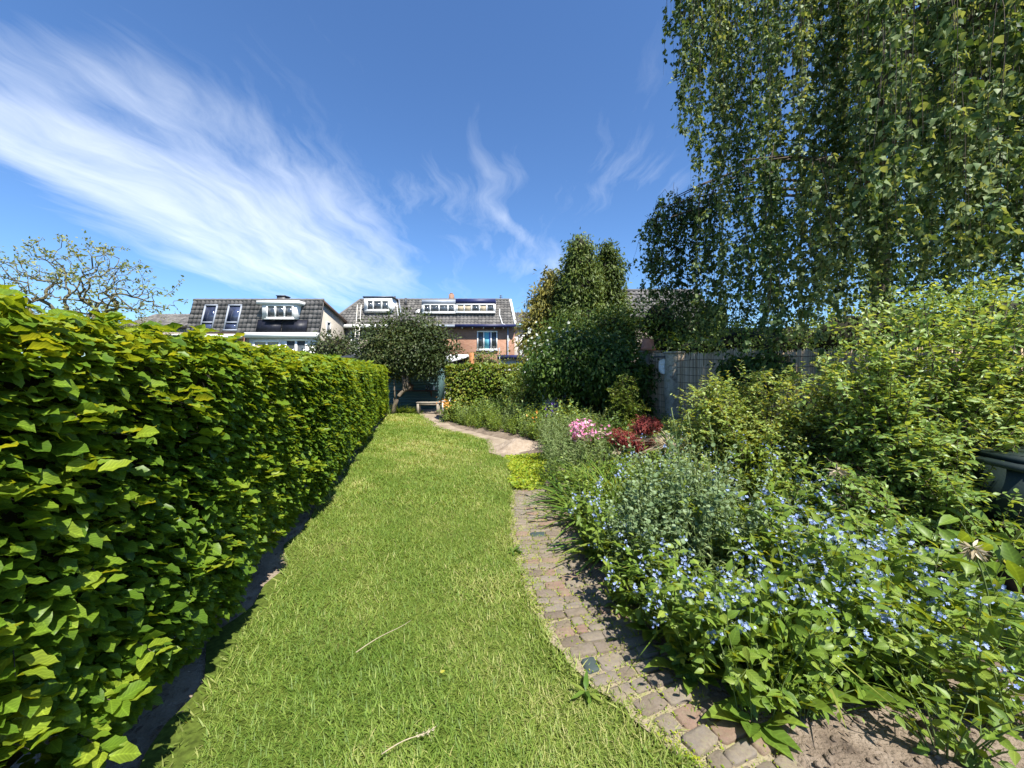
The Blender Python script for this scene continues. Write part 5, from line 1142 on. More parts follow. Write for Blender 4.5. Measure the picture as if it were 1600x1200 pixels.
# ------------------------------------------------------------------ weeping birch
def birch():
    tb = np.array([9.0, 9.2, -.05]); t = thing('weeping_birch', tb, 'tall weeping birch trailing curtains of small leaves over the fence', 'tree')
    tr = bez(tb, tb+[-.3, 0, 5], tb+[-.5, -.2, 9.5], 10); part('trunk', Geo().tube(tr, np.linspace(.24, .10, 10), 10), M['bark'], t, smooth=True)
    W = Geo(); B = Geo(); A = [[], [], [], [], []]
    clusters = []
    def add(px, d, yb, n, sp, yt=-120, spz=.5): clusters.append((px, d, yb, n, sp, yt, spz))
    # left fringe high up
    for px, yb in [(1062, 170), (1072, 250), (1085, 285), (1100, 270), (1120, 290), (1066, 90), (1092, 150)]: add(px, rng.uniform(6.0, 7.2), yb, 7, .16)
    # lower left dome
    for px, yt, yb in [(1018, 350, 470), (1030, 325, 490), (1045, 312, 500), (1060, 308, 510), (1078, 308, 515), (1095, 305, 520), (1110, 300, 530)]: add(px, rng.uniform(7.6, 8.6), yb, 11, .22, yt)
    # the broad middle curtain
    for px in range(1125, 1345, 15): add(px+rng.normal(0, 5), rng.uniform(5.2, 7.4), rng.uniform(430, 570), 6, .20)
    for px in range(1125, 1640, 16): add(px+rng.normal(0, 6), rng.uniform(7.4, 9.6), rng.uniform(470, 540), 3 if 1165 < px < 1345 else 6, .34)
    for px in (1165, 1200, 1275, 1290, 1300): add(px, rng.uniform(4.7, 5.3), rng.uniform(540, 585), 4, .10, 250)
    # nearer curtains to the right
    for px in range(1345, 1720, 15): add(px+rng.normal(0, 5), rng.uniform(3.7, 5.2), rng.uniform(380, 500), 5, .18)
    for px in range(1400, 1760, 24): add(px+rng.normal(0, 6), rng.uniform(2.9, 3.6), rng.uniform(250, 430), 3, .16)
    for px in range(1120, 1700, 30): add(px, rng.uniform(6, 8.5), rng.uniform(60, 300), 4, .30)
    for px, d, yb, n, sp, yt, spz in clusters:
        c = P(px, yb, d); top = P(px, yt, d)[2]; top = min(top, 9.0)
        # the branch that carries the cluster
        hub = tr[np.argmin(np.abs(tr[:, 2]-min(top+.8, 9.2)))]
        arch = bez(hub, (hub+np.array([c[0], c[1], top]))/2+[0, 0, .9], [c[0], c[1], top], 8); B.tube(arch, np.linspace(.05, .008, 8), 5)
        tone = np.clip(.50+.45*wob(c, 1.3, 3)+(.12 if d < 5.4 else -.06), 0, 1); n = max(2, int(n*rng.uniform(.5, 1.7)))  # nearer plumes painted lighter as if sunlit, farther ones darker
        for k in range(n):
            x, y = c[0]+rng.normal(0, sp*.42), c[1]+rng.normal(0, sp*.42); zb = c[2]+rng.uniform(-.3, 1.6)*spz; zt = top+rng.normal(0, .15)
            if zt-zb < .3: continue
            m = 9; zz = np.linspace(0, 1, m); az = rng.uniform(0, 6.28); ou = rng.uniform(.02, .26)*min(1, sp/.2); ph = rng.uniform(0, 6); wv = rng.uniform(.01, .06)
            pts = np.stack([x+ou*math.cos(az)*np.sqrt(zz)+wv*np.sin(zz*7+ph), y+ou*math.sin(az)*np.sqrt(zz)+wv*np.cos(zz*6+ph), zt+(zb-zt)*(.75*zz+.25*zz*zz)+.12*np.sin(np.minimum(zz*6, 3.14))], -1)
            W.tube(pts, np.linspace(.004, .0012, m), 3)
            nl = int((zt-zb)/(.017 if d < 7 else .022)); nb = max(4, int((zt-zb)/.13)); bt = np.sort(rng.uniform(.03, 1, nb)); ba = rng.uniform(0, 6.28, nb); bl = rng.uniform(.04, .20, nb)*(1-.4*bt)*rng.choice([.5, 1, 1.4], nb)
            bi = rng.integers(0, nb, nl); q = bt[bi]*(m-1); i = np.clip(q.astype(int), 0, m-2); f = (q-i)[:, None]; p = pts[i]*(1-f)+pts[i+1]*f
            u = rng.uniform(0, 1, nl); a = ba[bi]+rng.normal(0, .25, nl); off = np.stack([np.cos(a), np.sin(a), 0*a], -1)
            p = p+off*(bl[bi]*u*.75+.012)[:, None]-np.array([0, 0, 1])*(bl[bi]*(u*.2+u*u*.9))[:, None]+rng.normal(0, .014, (nl, 3))
            tip = off*rng.uniform(.1, .9, nl)[:, None]+np.array([0, 0, -1])*rng.uniform(.3, 1.1, nl)[:, None]+rng.normal(0, .3, (nl, 3)); nr = np.stack([np.cos(a)*.7, np.sin(a)*.7, .7+0*a], -1)+rng.normal(0, .6, (nl, 3))
            for u_, v in zip(A, (p, tip, nr, rng.uniform(.036, .078, nl)*(1.1 if d > 7 else 1), np.clip(tone+.18*(u-.5)+rng.normal(0, .30, nl), 0, 1))): u_.append(v)
    bm = list(mass([((8.3, 9.6, 4.0), (2.7, 1.2, 2.2)), ((10.2, 9.0, 6.2), (2.6, 1.5, 2.4))], 11000, .10, clump=.5, per=14, droop=1.2, up=.2, seed=41, jit=.4)); bm[4] = bm[4]*.45  # leaf mass added behind, tone lowered to paint the crown's inner shade
    for v, u in zip(A, bm): v.append(u)
    pos, tip, nr, s, r = map(np.concatenate, A)
    od = np.argsort(-np.where(inframe(pos, -5, -5), s/np.maximum(pos[:, 1], .4), 0)); b = od[:300]; a = od[300:]
    leaf_parts(t, BIRCH_HI, M['birch'], pos[b], tip[b], nr[b], s[b], r[b])
    pos, tip, nr, s, r = pos[a], tip[a], nr[a], s[a], r[a]; nearm = pos[:, 1] < 5.3; g = Geo()
    g.leaves(BIRCH_HI, pos[nearm], tip[nearm], nr[nearm], s[nearm], r[nearm]); g.leaves(BIRCH, pos[~nearm], tip[~nearm], nr[~nearm], s[~nearm], r[~nearm])
    part('crown', g, M['birch'], t, 'stuff', True); part('twig', W, M['wood_stem'], t, 'stuff'); part('branch', B, M['wood_stem'], t, 'stuff')
    print('birch leaves', len(r))
birch()

# ------------------------------------------------------------------ shrubs in the border
c = np.array([2.15, 7.4, 0]); shoot_bush('box_bush', 'upright yellow green bush in front of the ivy wall', 'bush', c, [(c+[0, 0, .65], (.42, .35, .55)), (c+[.05, 0, 1.05], (.28, .25, .42))], 70, .045, 'box', T=OVATE_LO, twigs=9, twl=.20, per=6, tone=.5)
c = np.array([2.45, 3.75, 0]); shoot_bush('privet_bush', 'spreading privet with small yellow green leaves before the reed fence', 'bush', c, [(c+[-.40, .1, .85], (.50, .4, .42)), (c+[.1, .1, 1.12], (.5, .4, .45)), (c+[.55, 0, 1.05], (.55, .4, .52)), (c+[-.55, .1, 1.08], (.26, .2, .40)), (c+[.0, -.2, .62], (.75, .3, .35)), (c+[.85, .1, 1.25], (.4, .35, .42))], 210, .046, 'privet', T=OVATE_LO, twigs=12, twl=.26, per=8, tone=.5)
c = np.array([3.30, 3.15, 0]); shoot_bush('mock_orange', 'large pale green shrub with long shoots against the fence', 'shrub', c, [(c+[-.35, 0, 1.45], (.5, .4, .55)), (c+[.2, 0, 1.70], (.6, .45, .55)), (c+[.75, -.1, 1.65], (.6, .45, .6)), (c+[-.2, -.2, .95], (.6, .4, .45)), (c+[.5, -.3, 1.0], (.6, .4, .5)), (c+[1.0, -.2, 1.2], (.5, .4, .6))], 190, .050, 'shrub', T=OVATE, twigs=11, twl=.26, per=6, singles=280, rad=.010, tone=.52, shootleaf=.08)
c = np.array([2.85, 2.6, 0]); shoot_bush('border_shrub', 'low leafy shrub in front of the large pale shrub', 'shrub', c, [(c+[-.1, 0, .6], (.5, .35, .35)), (c+[.4, .1, .72], (.4, .35, .40)), (c+[-.55, .15, .55], (.4, .3, .3))], 70, .052, 'shrub', T=OVATE, twigs=9, twl=.2, per=5, singles=150, tone=.42)
# dark shrub and perennials at the foot of the small hedge
c = np.array([.25, 10.3, 0]); shoot_bush('lilac_bush', 'dark narrow-leaved shrub right of the small beech hedge', 'bush', c, [(c+[0, 0, .7], (.55, .4, .6)), (c+[.35, .1, .95], (.45, .35, .5)), (c+[.5, -.2, .5], (.5, .35, .4))], 60, .085, 'ivy', T=LANCE, twigs=8, twl=.26, per=6, tone=.35)
c = np.array([-.05, 11.0, 0]); shoot_bush('climbing_shrub', 'light green shrub rising over the right end of the small hedge', 'bush', c, [(c+[.3, 0, 1.35], (.5, .35, .4)), (c+[.8, .1, 1.5], (.5, .35, .4))], 40, .075, 'shrub', T=OVATE_LO, twigs=8, twl=.25, per=6, tone=.5)

# ------------------------------------------------------------------ border plants: one of each kind, then copies
STORE = []; BASE = {}
def herb(name, label, cat, nstem, height, spread, leaf, nleaf, mat, T=OVATE, basal=0, basal_len=.18, basal_T=BIGLEAF, flower=None, nflow=10, fsize=.009, fl_clusters=3, group=None, leaf_up=.8, stem_r=.003, tone=.45, basal_parts=True, tall=0, yellow=0, branch=0):
    t = thing(name, (0, 0, 0), label, cat, group); A = [[], [], [], [], []]; S = Geo(); Fp, Fn = [], []
    for k in range(nstem):
        a = rng.uniform(0, 6.28); rr = spread*math.sqrt(rng.uniform(0, 1)); h = height*rng.uniform(.65, 1.12)
        b = np.array([math.cos(a), math.sin(a), 0])*rr*.25; e = np.array([math.cos(a)*rr, math.sin(a)*rr, h]); pts = bez(b, b*.7+e*.3+[0, 0, h*.35], e, 7)
        S.tube(pts, np.linspace(stem_r, stem_r*.45, 7), 4)
        p, tp, nr, s, tt = pairs(pts, nleaf, leaf, alt=True, up=leaf_up, t0=.12, spread=1.0, fwd=.45); q = np.clip(tone+.3*tt+rng.normal(0, .15, len(p)), 0, 1)
        for u, v in zip(A, (p, tp, nr, s, q)): u.append(v)
        for j in range(branch):
            i = rng.integers(2, 6); d = nrmz(pts[i+1]-pts[i]+rng.normal(0, .8, 3)); w = bez(pts[i], pts[i]+d*.06, pts[i]+d*.13+[0, 0, .02], 4); S.tube(w, [.0018, .0015, .0012, .001], 3)
            p, tp, nr, s, tt = pairs(w, 4, leaf*.75, alt=True, up=leaf_up)
            for u, v in zip(A, (p, tp, nr, s, np.clip(tone+.3*tt+rng.normal(0, .15, len(p)), 0, 1))): u.append(v)
            if flower and rng.uniform() < .2:
                m = nflow//2; Fp.append(w[-1]+rng.normal(0, .012, (m, 3))); Fn.append(rng.normal(0, .6, (m, 3))+[0, -.2, .8])
        if flower:
            for j in range(fl_clusters if rng.uniform() < .6 else 0):
                c = e+rng.normal(0, .035, 3)*[1, 1, .7]; S.tube([pts[5], c], [.0014, .001], 3)
                m = nflow; Fp.append(c+rng.normal(0, .014, (m, 3))); Fn.append(rng.normal(0, .6, (m, 3))+[0, -.2, .8])
    part('stem', S, M['stem'], t)
    if nstem: part('foliage', Geo().leaves(T, *map(np.concatenate, A)), M[mat], t, 'stuff', True)
    if Fp:
        fp = np.concatenate(Fp); fn = np.concatenate(Fn); part('blossom', Geo().leaves(FLOWER, fp, rng.normal(size=fp.shape), fn, fsize*rng.uniform(.75, 1.25, len(fp))), M[flower], t, 'stuff')
    if basal:
        a = rng.uniform(0, 6.28, basal); el = rng.uniform(.25, 1.3, basal); tip = np.stack([np.cos(a), np.sin(a), el], -1); nr = np.stack([-np.cos(a)*.6, -np.sin(a)*.6, 1+0*a], -1)+rng.normal(0, .2, (basal, 3))
        pos = np.stack([np.cos(a)*.03, np.sin(a)*.03, .02+0*a], -1); sz = basal_len*rng.uniform(.6, 1.25, basal)
        if basal_parts: leaf_parts(t, basal_T, M['yellowleaf'] if yellow > .5 else M[mat], pos, tip, nr, sz, np.clip(rng.normal(.5, .22, basal), 0, .99), nvar=5)
        else: part('basal_leaves', Geo().leaves(basal_T, pos, tip, nr, sz), M[mat], t, 'stuff', True)
    t.location = (0, 0, -50); STORE.append(t); BASE[t] = (t['label'], t.get('group') or name.replace('_', ' ')+' plants'); return t
def tuft(name, label, n, length, mat='strap', T=STRAP, wid=1.0, up=(.5, 1.8), group=None, parts=False, droop=0):
    t = thing(name, (0, 0, 0), label, 'plant', group); a = rng.uniform(0, 6.28, n); el = rng.uniform(*up, n)
    tip = np.stack([np.cos(a), np.sin(a), el], -1); nr = np.stack([-np.cos(a)*el, -np.sin(a)*el, 1+0*a], -1)+rng.normal(0, .15, (n, 3)); pos = np.stack([np.cos(a), np.sin(a), 0*a], -1)*rng.uniform(0, .07, n)[:, None]
    sz = length*rng.uniform(.55, 1.15, n)
    if parts: leaf_parts(t, T, M[mat], pos, tip, nr, sz, rng.uniform(0, .99, n), nvar=5)
    else: part('blades', Geo().leaves(T, pos, tip, nr, sz, wid=wid*rng.uniform(.7, 1.2, n)), M[mat], t, 'stuff', True)
    t.location = (0, 0, -50); STORE.append(t); BASE[t] = (t['label'], t.get('group') or name.replace('_', ' ')+' plants'); return t
CH = {}
def kids(o):
    if o not in CH: CH[o] = list(o.children)
    return CH[o]
USED = set()
MARKS = {'the cobbles': [(.6, 2.2), (.55, 2.8), (.5, 3.4), (.5, 4.2), (.85, 1.7)], 'the compost bin': [(3.2, 2.4)], 'the privet': [(2.3, 3.6), (2.6, 4.0)], 'the red maple': [(1.66, 5.15)], 'the pink azalea': [(1.15, 5.85)], 'the sand heap': [(.3, 7.2)], 'the bleached grass': [(2.08, 5.0)],
         'the yellow green bush': [(2.15, 7.4)], 'the white brick pier': [(1.0, 9.2)], 'the small beech hedge': [(-1.5, 11.1), (-.6, 11.1), (.3, 11.1)], 'the sandy path': [(-.6, 9.3), (-1.4, 10.2), (-.1, 8.6)], 'the shed': [(-4, 14)], 'the large pale shrub': [(3.0, 2.9)], 'the reed fence': [(3.6, 5), (3.5, 6.5), (3.3, 7.6)], 'the bare soil corner': [(2.2, 1.6), (1.4, 1.55)], 'the yellowing rosette': [(1.13, 1.86)], 'the blue columbine': [(1.2, 2.65)]}
def placed(o, p, x, y):
    b, gr = BASE[p]; k = min(MARKS, key=lambda m: min((x-a)**2+(y-c)**2 for a, c in MARKS[m])); o['label'] = b+' near '+k; o['group'] = gr+', near '+k
def put(protos, x, y, s=1.0, rz=None):
    p = protos[rng.integers(len(protos))]; z = float(bedz(np.array([x]), np.array([y]))[0])-.01 if x > -.2 and y < 14 else 0.0
    rz = rng.uniform(0, 6.28) if rz is None else rz
    if p not in USED:
        USED.add(p); p.location = (x, y, z); p.rotation_euler = (0, 0, rz); p.scale = (s, s, s); placed(p, p, x, y); return p
    c = p.copy(); col.objects.link(c); c.location = (x, y, z); c.rotation_euler = (0, 0, rz); c.scale = (s, s, s)
    for ch in kids(p):
        k = ch.copy(); col.objects.link(k); k.parent = c
    placed(c, p, x, y); return c
def fill(protos, x0, x1, y0, y1, step, smin=.8, smax=1.15, cond=None):
    for y in np.arange(y0, y1, step):
        for x in np.arange(x0, x1, step):
            xx, yy = x+rng.uniform(-.4, .4)*step, y+rng.uniform(-.4, .4)*step
            if cond and not cond(xx, yy): continue
            put(protos, xx, yy, rng.uniform(smin, smax))

ga = 'green alkanet clumps in the front of the border'
alk = [herb('alkanet_plant', 'leafy green alkanet with small blue flowers', 'plant', ns, .60, .28, .098, 11, 'alkanet', basal=9, basal_len=.22, flower='blue', nflow=8, fsize=.0095, fl_clusters=2, group=ga, branch=3) for ns in (8, 9, 7)]
gb = 'blue flowered clumps in the middle of the border'
fmn = [herb('forget_me_not_plant', 'airy clump of pale blue flowers on thin stems', 'plant', ns, .82, .24, .075, 14, 'silver' if ns == 12 else 'alkanet', T=LANCE if ns == 12 else OVATE, flower='blue', nflow=5, fsize=.009, fl_clusters=1, group=gb, branch=4, tone=.5) for ns in (12, 11, 13)]
gc = 'blue-green columbine clumps beside the cobbles'
clm = [herb('columbine_plant', 'blue-green columbine with small rounded leaflets', 'plant', 18, .76, .26, .034, 18, 'bluegreen', T=ROUND, group=gc, branch=5, tone=.45) for _ in range(2)]
gd = 'arching strap-leaved tufts along the cobbles'
lily = [tuft('daylily_tuft', 'arching tuft of long green strap leaves', n, .55, group=gd) for n in (46, 52)]
fine = [tuft('grass_tuft', 'upright tuft of fine green ornamental grass', 90, .62, wid=.5, up=(1.2, 4), group='fine grass tufts in the border') for _ in range(2)]
ge = 'silvery feathery perennials by the sand heap'
silv = [herb('wormwood_plant', 'silvery green narrow-leaved upright perennial', 'plant', 11, .60, .22, .075, 12, 'silver', T=LANCE, group=ge, tone=.4, branch=2, stem_r=.0025) for _ in range(2)]
gf = 'lush green perennials in the far border'
lush = [herb('leafy_perennial', 'lush mid-green perennial clump', 'plant', 15, .60, .26, .085, 10, m, T=OVATE_LO, group=gf, tone=.45, branch=2) for m in ('shrub', 'alkanet', 'ivy')]
lime = [herb('lime_perennial', 'bright yellow-green fine-leaved clump', 'plant', 26, .58, .30, .055, 14, 'limeleaf', T=LANCE, group='yellow green clumps beside the sandy path', tone=.35, branch=2)]
low = [herb('cranesbill_plant', 'low mound of small green leaves', 'plant', 12, .22, .20, .050, 6, 'alkanet', T=OVATE, group='low leafy mounds filling the border', tone=.45, branch=1)for _ in range(2)]

# front border
front = lambda x, y: x > xp(y)+.12 and not (x > 2.25 and y < 2.0) and not (.95 > x > 0 and y < 1.6)
fill(alk, .9, 2.35, 1.68, 3.0, .28, .75, 1.08, lambda x, y: front(x, y) and not (x < 1.45 and 2.2 < y < 2.95))
fill(low, .8, 2.6, 1.6, 3.2, .36, .9, 1.3, front)
for x, y, s in [(.90, 2.42, 1.0), (1.15, 2.50, 1.15), (1.0, 2.68, 1.15), (1.30, 2.75, 1.2), (.80, 2.60, .85), (1.15, 2.92, 1.2), (1.38, 2.45, 1.05)]: put(clm, x, y, s)
for x, y, s in [(.74, 2.75, .8), (.66, 3.05, .85), (.78, 3.35, .9), (1.02, 1.62, .85), (1.18, 1.72, .95), (.92, 1.92, .9), (1.45, 1.72, .95), (1.75, 1.76, .9), (.80, 2.16, .85), (.70, 2.42, .8)]: put(alk, x, y, s)
for x, y, s in [(.86, 3.15, .95), (1.05, 3.45, 1.0), (.72, 3.75, .95), (.62, 4.15, .95), (.92, 4.0, 1.0), (.66, 4.5, .9), (1.2, 3.8, 1.0)]: put(lily, x, y, s)
long_ = [tuft('iris_tuft', 'loose clump of broad arching green blades', n, .50, wid=1.5, up=(.8, 2.6), parts=True, group='loose blade clumps among the alkanet') for n in (11, 13)]
for x, y, s in [(1.62, 1.66, .6), (1.30, 2.0, .9), (1.42, 1.80, .7), (1.0, 1.98, .65)]: put(long_, x, y, s)
for x, y, s in [(1.0, 4.35, 1.0), (1.1, 4.1, 1.0), (1.22, 4.45, .95), (.85, 4.8, .9), (1.32, 2.2, .95), (1.62, 2.1, .9), (1.08, 2.25, .85), (1.9, 2.35, 1.0), (1.5, 2.6, 1.15), (1.75, 2.75, 1.2), (2.1, 2.1, .85)]: put(fine, x, y, s)
for x, y, s in [(1.25, 2.3, .95), (1.55, 2.4, 1.05), (1.8, 2.5, 1.1), (1.4, 3.0, 1.2), (1.65, 3.05, 1.2), (2.05, 2.7, 1.1), (.95, 2.85, 1.0)]: put(silv, x, y, s)
# middle
fill(fmn, 1.15, 2.3, 3.05, 3.7, .30, .8, 1.05, lambda x, y: x > 1.1+.12*(y-3) and not (x > 2.0 and 3.4 < y < 4.1))
fill(fmn, 1.15, 2.3, 3.75, 4.9, .32, .52, .72, lambda x, y: x > 1.1+.12*(y-3) and not (x > 2.0 and 3.4 < y < 4.1))
fill(low, .7, 3.4, 3.1, 5.2, .50, 1.1, 1.7, lambda x, y: x > xp(min(y, 4.8))+.15)
fill(fmn, 2.35, 3.3, 4.3, 5.8, .42, .8, 1.05)
fill(silv, .62, 1.35, 4.95, 6.9, .30, .8, 1.15)
fill(lush, 1.4, 3.4, 5.5, 8.6, .48, .8, 1.2, lambda x, y: (x-2.15)**2+(y-7.4)**2 > .15 and x < FL(y)[0]-.2)
fill(low, .55, 3.2, 4.9, 8.6, .62, 1.3, 1.9, lambda x, y: x > np.interp(y, [4.9, 6.6, 7, 7.9, 8.6], [.5, .6, .9, .85, .4]))
fill(silv, .75, 1.5, 6.9, 8.0, .36, .85, 1.15)
# along the sandy path
edge = lambda y: np.interp(y, _SD, _S1)
for y in np.arange(8.1, 12.6, .30):
    for k, off in enumerate((.14, .50, .9, 1.3)):
        x = edge(y)+off+rng.normal(0, .06)
        if y > 10.9 and off > .5: continue
        pr = lime if (9.0 < y < 10.4 and k == 0) else (silv if rng.uniform() < .25 else lush)
        put(pr, x, y+rng.normal(0, .06), rng.uniform(.75, 1.1) if k == 0 else rng.uniform(.95, 1.3))
for y in np.arange(8.0, 12.4, .26): put(low, edge(y)+.10+rng.normal(0, .04), y, rng.uniform(.9, 1.5))
fill(low, -1.6, 1.2, 8.0, 11.2, .5, 1, 1.6, lambda x, y: edge(y)+.05 < x < edge(y)+.8)
# right-hand corner by the compost bin
comf = [herb('comfrey_plant', 'coarse comfrey with broad leaves', 'plant', 5, .62, .26, .17, 7, 'alkanet', T=BIGLEAF, basal=9, basal_len=.30, tone=.25, group='comfrey plants by the compost bin')]
for x, y, s in [(2.55, 1.88, 1.0), (2.3, 2.25, .95), (2.75, 2.3, 1.0)]: put(comf, x, y, s)
yl = [herb('yellowing_plant', 'rosette of yellow-green sunlit leaves among the alkanet', 'plant', 0, .3, .2, .1, 1, 'alkanet', basal=13, basal_len=.24, yellow=1)] if False else []
rz_ = thing('yellowing_plant', (1.13, 1.86, .0), 'rosette of yellow-green leaves among the blue alkanet', 'plant')
a = rng.uniform(0, 6.28, 14); leaf_parts(rz_, BIGLEAF, M['yellowleaf'], np.array([1.13, 1.86, .30])+np.stack([np.cos(a), np.sin(a), 0*a], -1)*.03, np.stack([np.cos(a), np.sin(a), rng.uniform(.3, 1.2, 14)], -1), np.stack([-np.cos(a)*.5, -np.sin(a)*.5, 1+0*a], -1), rng.uniform(.10, .17, 14), rng.uniform(0, .6, 14))
part('crown', Geo().tube([[1.13, 1.86, -.02], [1.13, 1.86, .31]], [.018, .012], 6), M['stem'], rz_)
# tall bare columbine stems
for i, (px, py, h, d) in enumerate([(1052, 690, 1.25, 2.55), (1078, 715, 1.2, 2.65), (1112, 705, 1.15, 2.6), (1075, 740, 1.05, 2.7)]):
    x = (px-800)/600*d; b = np.array([x+.06, d, 0.0]); e = np.array([x, d+.03, h]); t = thing('flower_stalk', b, ['tallest dark flower stalk rising above the columbine', 'slim flower stalk beside the tallest one above the columbine', 'flower stalk right of the columbine group, nodding tip', 'shorter flower stalk among the columbine'][i], 'stalk')
    pts = bez(b, b+[.03, 0, h*.6], e, 9); part('stem', Geo().tube(pts, np.linspace(.006, .0025, 9), 6), M['stem'], t)
    p, tp, nr, s, tt = pairs(pts, 12, .035, t0=.55); p = np.vstack([p, p+rng.normal(0, .03, p.shape)]); n = len(p)
    part('foliage', Geo().leaves(LANCE, p, np.vstack([tp, tp])+rng.normal(0, .3, (n, 3)), np.vstack([nr, nr]), np.concatenate([s, s])), M['silver'], t, 'stuff')
# pink azalea, red maple, bleached grass
c = np.array([1.15, 5.85, 0]); t = shoot_bush('azalea_bush', 'small azalea covered in pink blossom', 'bush', c, [(c+[0, 0, .5], (.34, .22, .18))], 34, .035, 'shrub', T=OVATE_LO, twigs=5, twl=.12, per=4)
n = 420; u = nrmz(rng.normal(size=(n, 3))); q = c+[-.02, -.05, .60]+u*[.36, .2, .17]*rng.uniform(.6, 1.05, n)[:, None]; keep = wob(q, 7, 3) > -.15; q = q[keep]
part('blossom', Geo().leaves(FLOWER, q, rng.normal(size=q.shape), rng.normal(0, .5, q.shape)+[0, -.6, .8], rng.uniform(.018, .032, len(q))), M['pink'], t, 'stuff')
c = np.array([1.66, 5.15, 0]); mass_plant('red_maple', 'dwarf red lace-leaf maple with low layered crown', 'shrub', c, [(c+[-.20, -.05, .62], (.15, .15, .10)), (c+[.13, 0, .77], (.18, .15, .11)), (c+[.03, -.1, .54], (.15, .12, .08))], 6000, .036, 'maple', T=LANCE, clump=.05, per=16, core=.6, jit=.12, droop=.8, up=.7, seed=31, trunk=[(bez(c, c+[-.05, 0, .3], c+[0, 0, .6], 5), .018, .01)])
c = np.array([2.08, 5.0, 0]); t = thing('bleached_grass', c, 'tuft of bleached straw-coloured grass right of the red maple', 'plant'); n = 260; a = rng.uniform(0, 6.28, n)
part('blades', Geo().leaves(STRAP, c+np.stack([np.cos(a), np.sin(a), 0*a], -1)*.05+[0, 0, .45], np.stack([np.cos(a), np.sin(a), rng.uniform(.6, 2.2, n)], -1), np.stack([-np.cos(a), -np.sin(a), .5+0*a], -1), rng.uniform(.3, .5, n), wid=.6), M['straw'], t, 'stuff', True)
part('stem', Geo().tube([c, c+[0, 0, .47]], [.05, .03], 7), M['straw'], t)
for i, (x, y, z) in enumerate([(1.36, 5.0, .45), (1.28, 5.5, .62), (2.22, 2.62, .82), (2.28, 1.9, .62)]):
    lb = ['bleached seed head below the red maple', 'pale seed head beside the pink azalea', 'spent flower head on a leaning stalk above the alkanet', 'drooping brown seed head in front of the comfrey'][i]
    t = thing('seed_head', (x, y, 0), lb, 'seed head'); part('stalk', Geo().tube(bez((x+.15, y+.05, 0), (x+.12, y, z*.6), (x, y, z), 6), .004, 5), M['stem'], t)
    n = 70; u = nrmz(rng.normal(size=(n, 3))); part('umbel', Geo().leaves(LANCE, np.array([x, y, z])+u*.012, u-[0, 0, .8], rng.normal(size=(n, 3)), rng.uniform(.03, .06, n)), M['straw'], t, 'stuff')
# a few orange and purple spots in the far border
for x, y, z, mt, lb, n in [(-1.95, 11.1, .55, 'orange_petal', 'orange flowers at the left foot of the small hedge', 40), (.95, 8.9, .62, 'purple_petal', 'purple flower spikes in front of the white brick pier', 90), (.52, 8.5, .40, 'orange_petal', 'tiny orange flowers near the sandy bend', 14)]:
    t = thing('flower_clump', (x, y, 0), lb, 'flowers'); q = np.array([x, y, z])+rng.normal(0, 1, (n, 3))*[.10, .06, .08]; S = Geo()
    for p in q[::3]: S.tube(bez((x, y, 0), (x, y, z*.6), p, 5), .0025, 3)
    part('stem', S, M['stem'], t); part('blossom', Geo().leaves(FLOWER, q, rng.normal(size=q.shape), rng.normal(0, .5, q.shape)+[0, -1, .6], rng.uniform(.018, .034, n)), M[mt], t, 'stuff')
    m = 160; part('foliage', Geo().leaves(LANCE, np.array([x, y, z*.5])+rng.normal(0, 1, (m, 3))*[.12, .08, z*.25], rng.normal(size=(m, 3))+[0, 0, .8], rng.normal(size=(m, 3))+[0, 0, .5], rng.uniform(.05, .1, m)), M['shrub'], t, 'stuff')
# rough grass at the shed's foot
for x, y in [(-4.25, 13.3), (-4.0, 13.6), (-3.75, 13.7), (-3.55, 13.5), (-4.5, 13.6)]: put(fine, x, y, rng.uniform(.6, .95))
# compost bin
def bin_():
    c = np.array([3.58, 2.66, 0]); t = thing('compost_bin', c, 'dark green plastic compost bin at the right edge of the border', 'bin'); Xv = nrmz([1, -.2, 0]); Yv = nrmz([.2, 1, 0])
    part('body', Geo().extr([c+Xv*a+Yv*b+[0, 0, .40] for a, b in ((-.33, -.33), (.33, -.33), (.33, .33), (-.33, .33))], [0, 0, .47]), M['bin'], t)
    part('lower_body', Geo().bbox(c, Xv, Yv, AZ, -.31, .31, -.31, .31, -.03, .398), M['bin_dark'], t)
    part('lid', Geo().bbox(c, Xv, Yv, AZ, -.36, .36, -.36, .36, .872, .905).bbox(c, Xv, Yv, AZ, -.28, .28, -.28, .28, .906, .94), M['bin'], t)
    for a in (-.2, 0, .2): part('rib', Geo().bbox(c, Xv, Yv, AZ, a-.015, a+.015, -.345, -.331, .42, .85), M['bin'], t)
bin_()
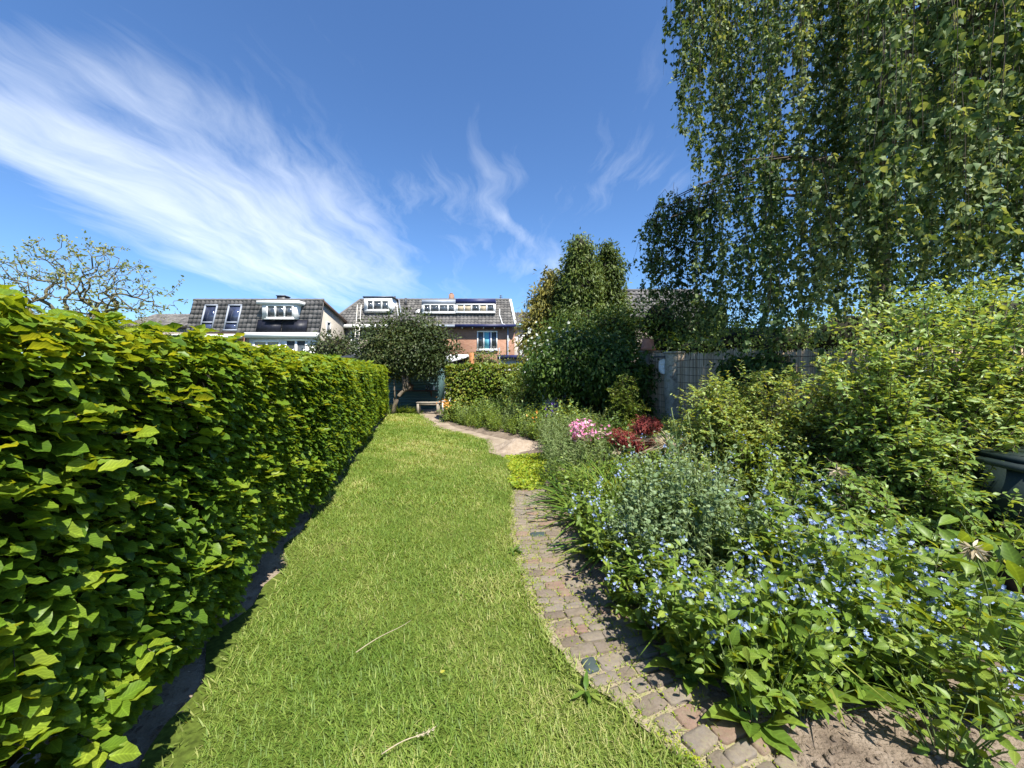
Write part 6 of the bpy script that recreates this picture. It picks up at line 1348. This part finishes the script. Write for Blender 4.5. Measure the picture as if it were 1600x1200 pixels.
# fallen petals, twigs and dead leaves on the bare soil
n = 90; q = np.stack([rng.normal(2.25, .22, n), rng.normal(1.68, .12, n), 0*np.ones(n)], -1); q[:, 2] = bedz(q[:, 0], q[:, 1])+.008
tag(part('fallen_petals', Geo().leaves(FLOWER, q, rng.normal(size=(n, 3)), rng.normal(0, .2, (n, 3))+[0, 0, 1], .009), M['blue']), 'small blue petals scattered on the bare soil', 'petals', kind='stuff')
n = 2600; q = np.stack([rng.uniform(.6, 3.2, n), rng.uniform(1.1, 3.0, n), np.zeros(n)], -1); q = q[q[:, 0] > xp(q[:, 1])+.02]; n = len(q); q[:, 2] = bedz(q[:, 0], q[:, 1])+.006
tag(part('leaf_litter', Geo().leaves(LANCE, q, rng.normal(size=(n, 3))*[1, 1, .15], rng.normal(0, .3, (n, 3))+[0, 0, 1], rng.uniform(.008, .03, n)), M['dead']), 'dry bits of leaf and straw strewn over the border soil', 'leaf litter', kind='stuff')
n = 700; d = 1.2+6*rng.uniform(0, 1, n)**1.5; q = np.stack([xh(d)+rng.uniform(-.35, .25, n), d, np.zeros(n)], -1); q[:, 2] = soilz(q[:, 0], d)*.7-.010
tag(part('leaf_litter', Geo().leaves(BEECH_LO, q, rng.normal(size=(n, 3))*[1, 1, .15], rng.normal(0, .3, (n, 3))+[0, 0, 1], rng.uniform(.012, .04, n)), M['dead']), 'brown dead leaves under the long beech hedge', 'leaf litter', kind='stuff')
g = Geo()
for k in range(520):
    y = 1.3+1.6*rng.uniform()**1.5; x = rng.uniform(float(xp(y))+.05, 3.0); r_ = rng.uniform(.004, .020)*rng.uniform(.5, 1.2); V, F = ball((x, y, float(bedz(np.array([x]), np.array([y]))[0])+r_*.3), (r_, r_*rng.uniform(.7, 1.2), r_*.7), 6, 4, seed=k, amp=.35); g.add(V, F)
tag(part('soil_clods', g, M['soil']), 'crumbs and clods of dry earth on the border soil', 'soil clods', kind='stuff')
for p in STORE:
    if p not in USED:
        for ch in list(p.children): bpy.data.objects.remove(ch)
        bpy.data.objects.remove(p)
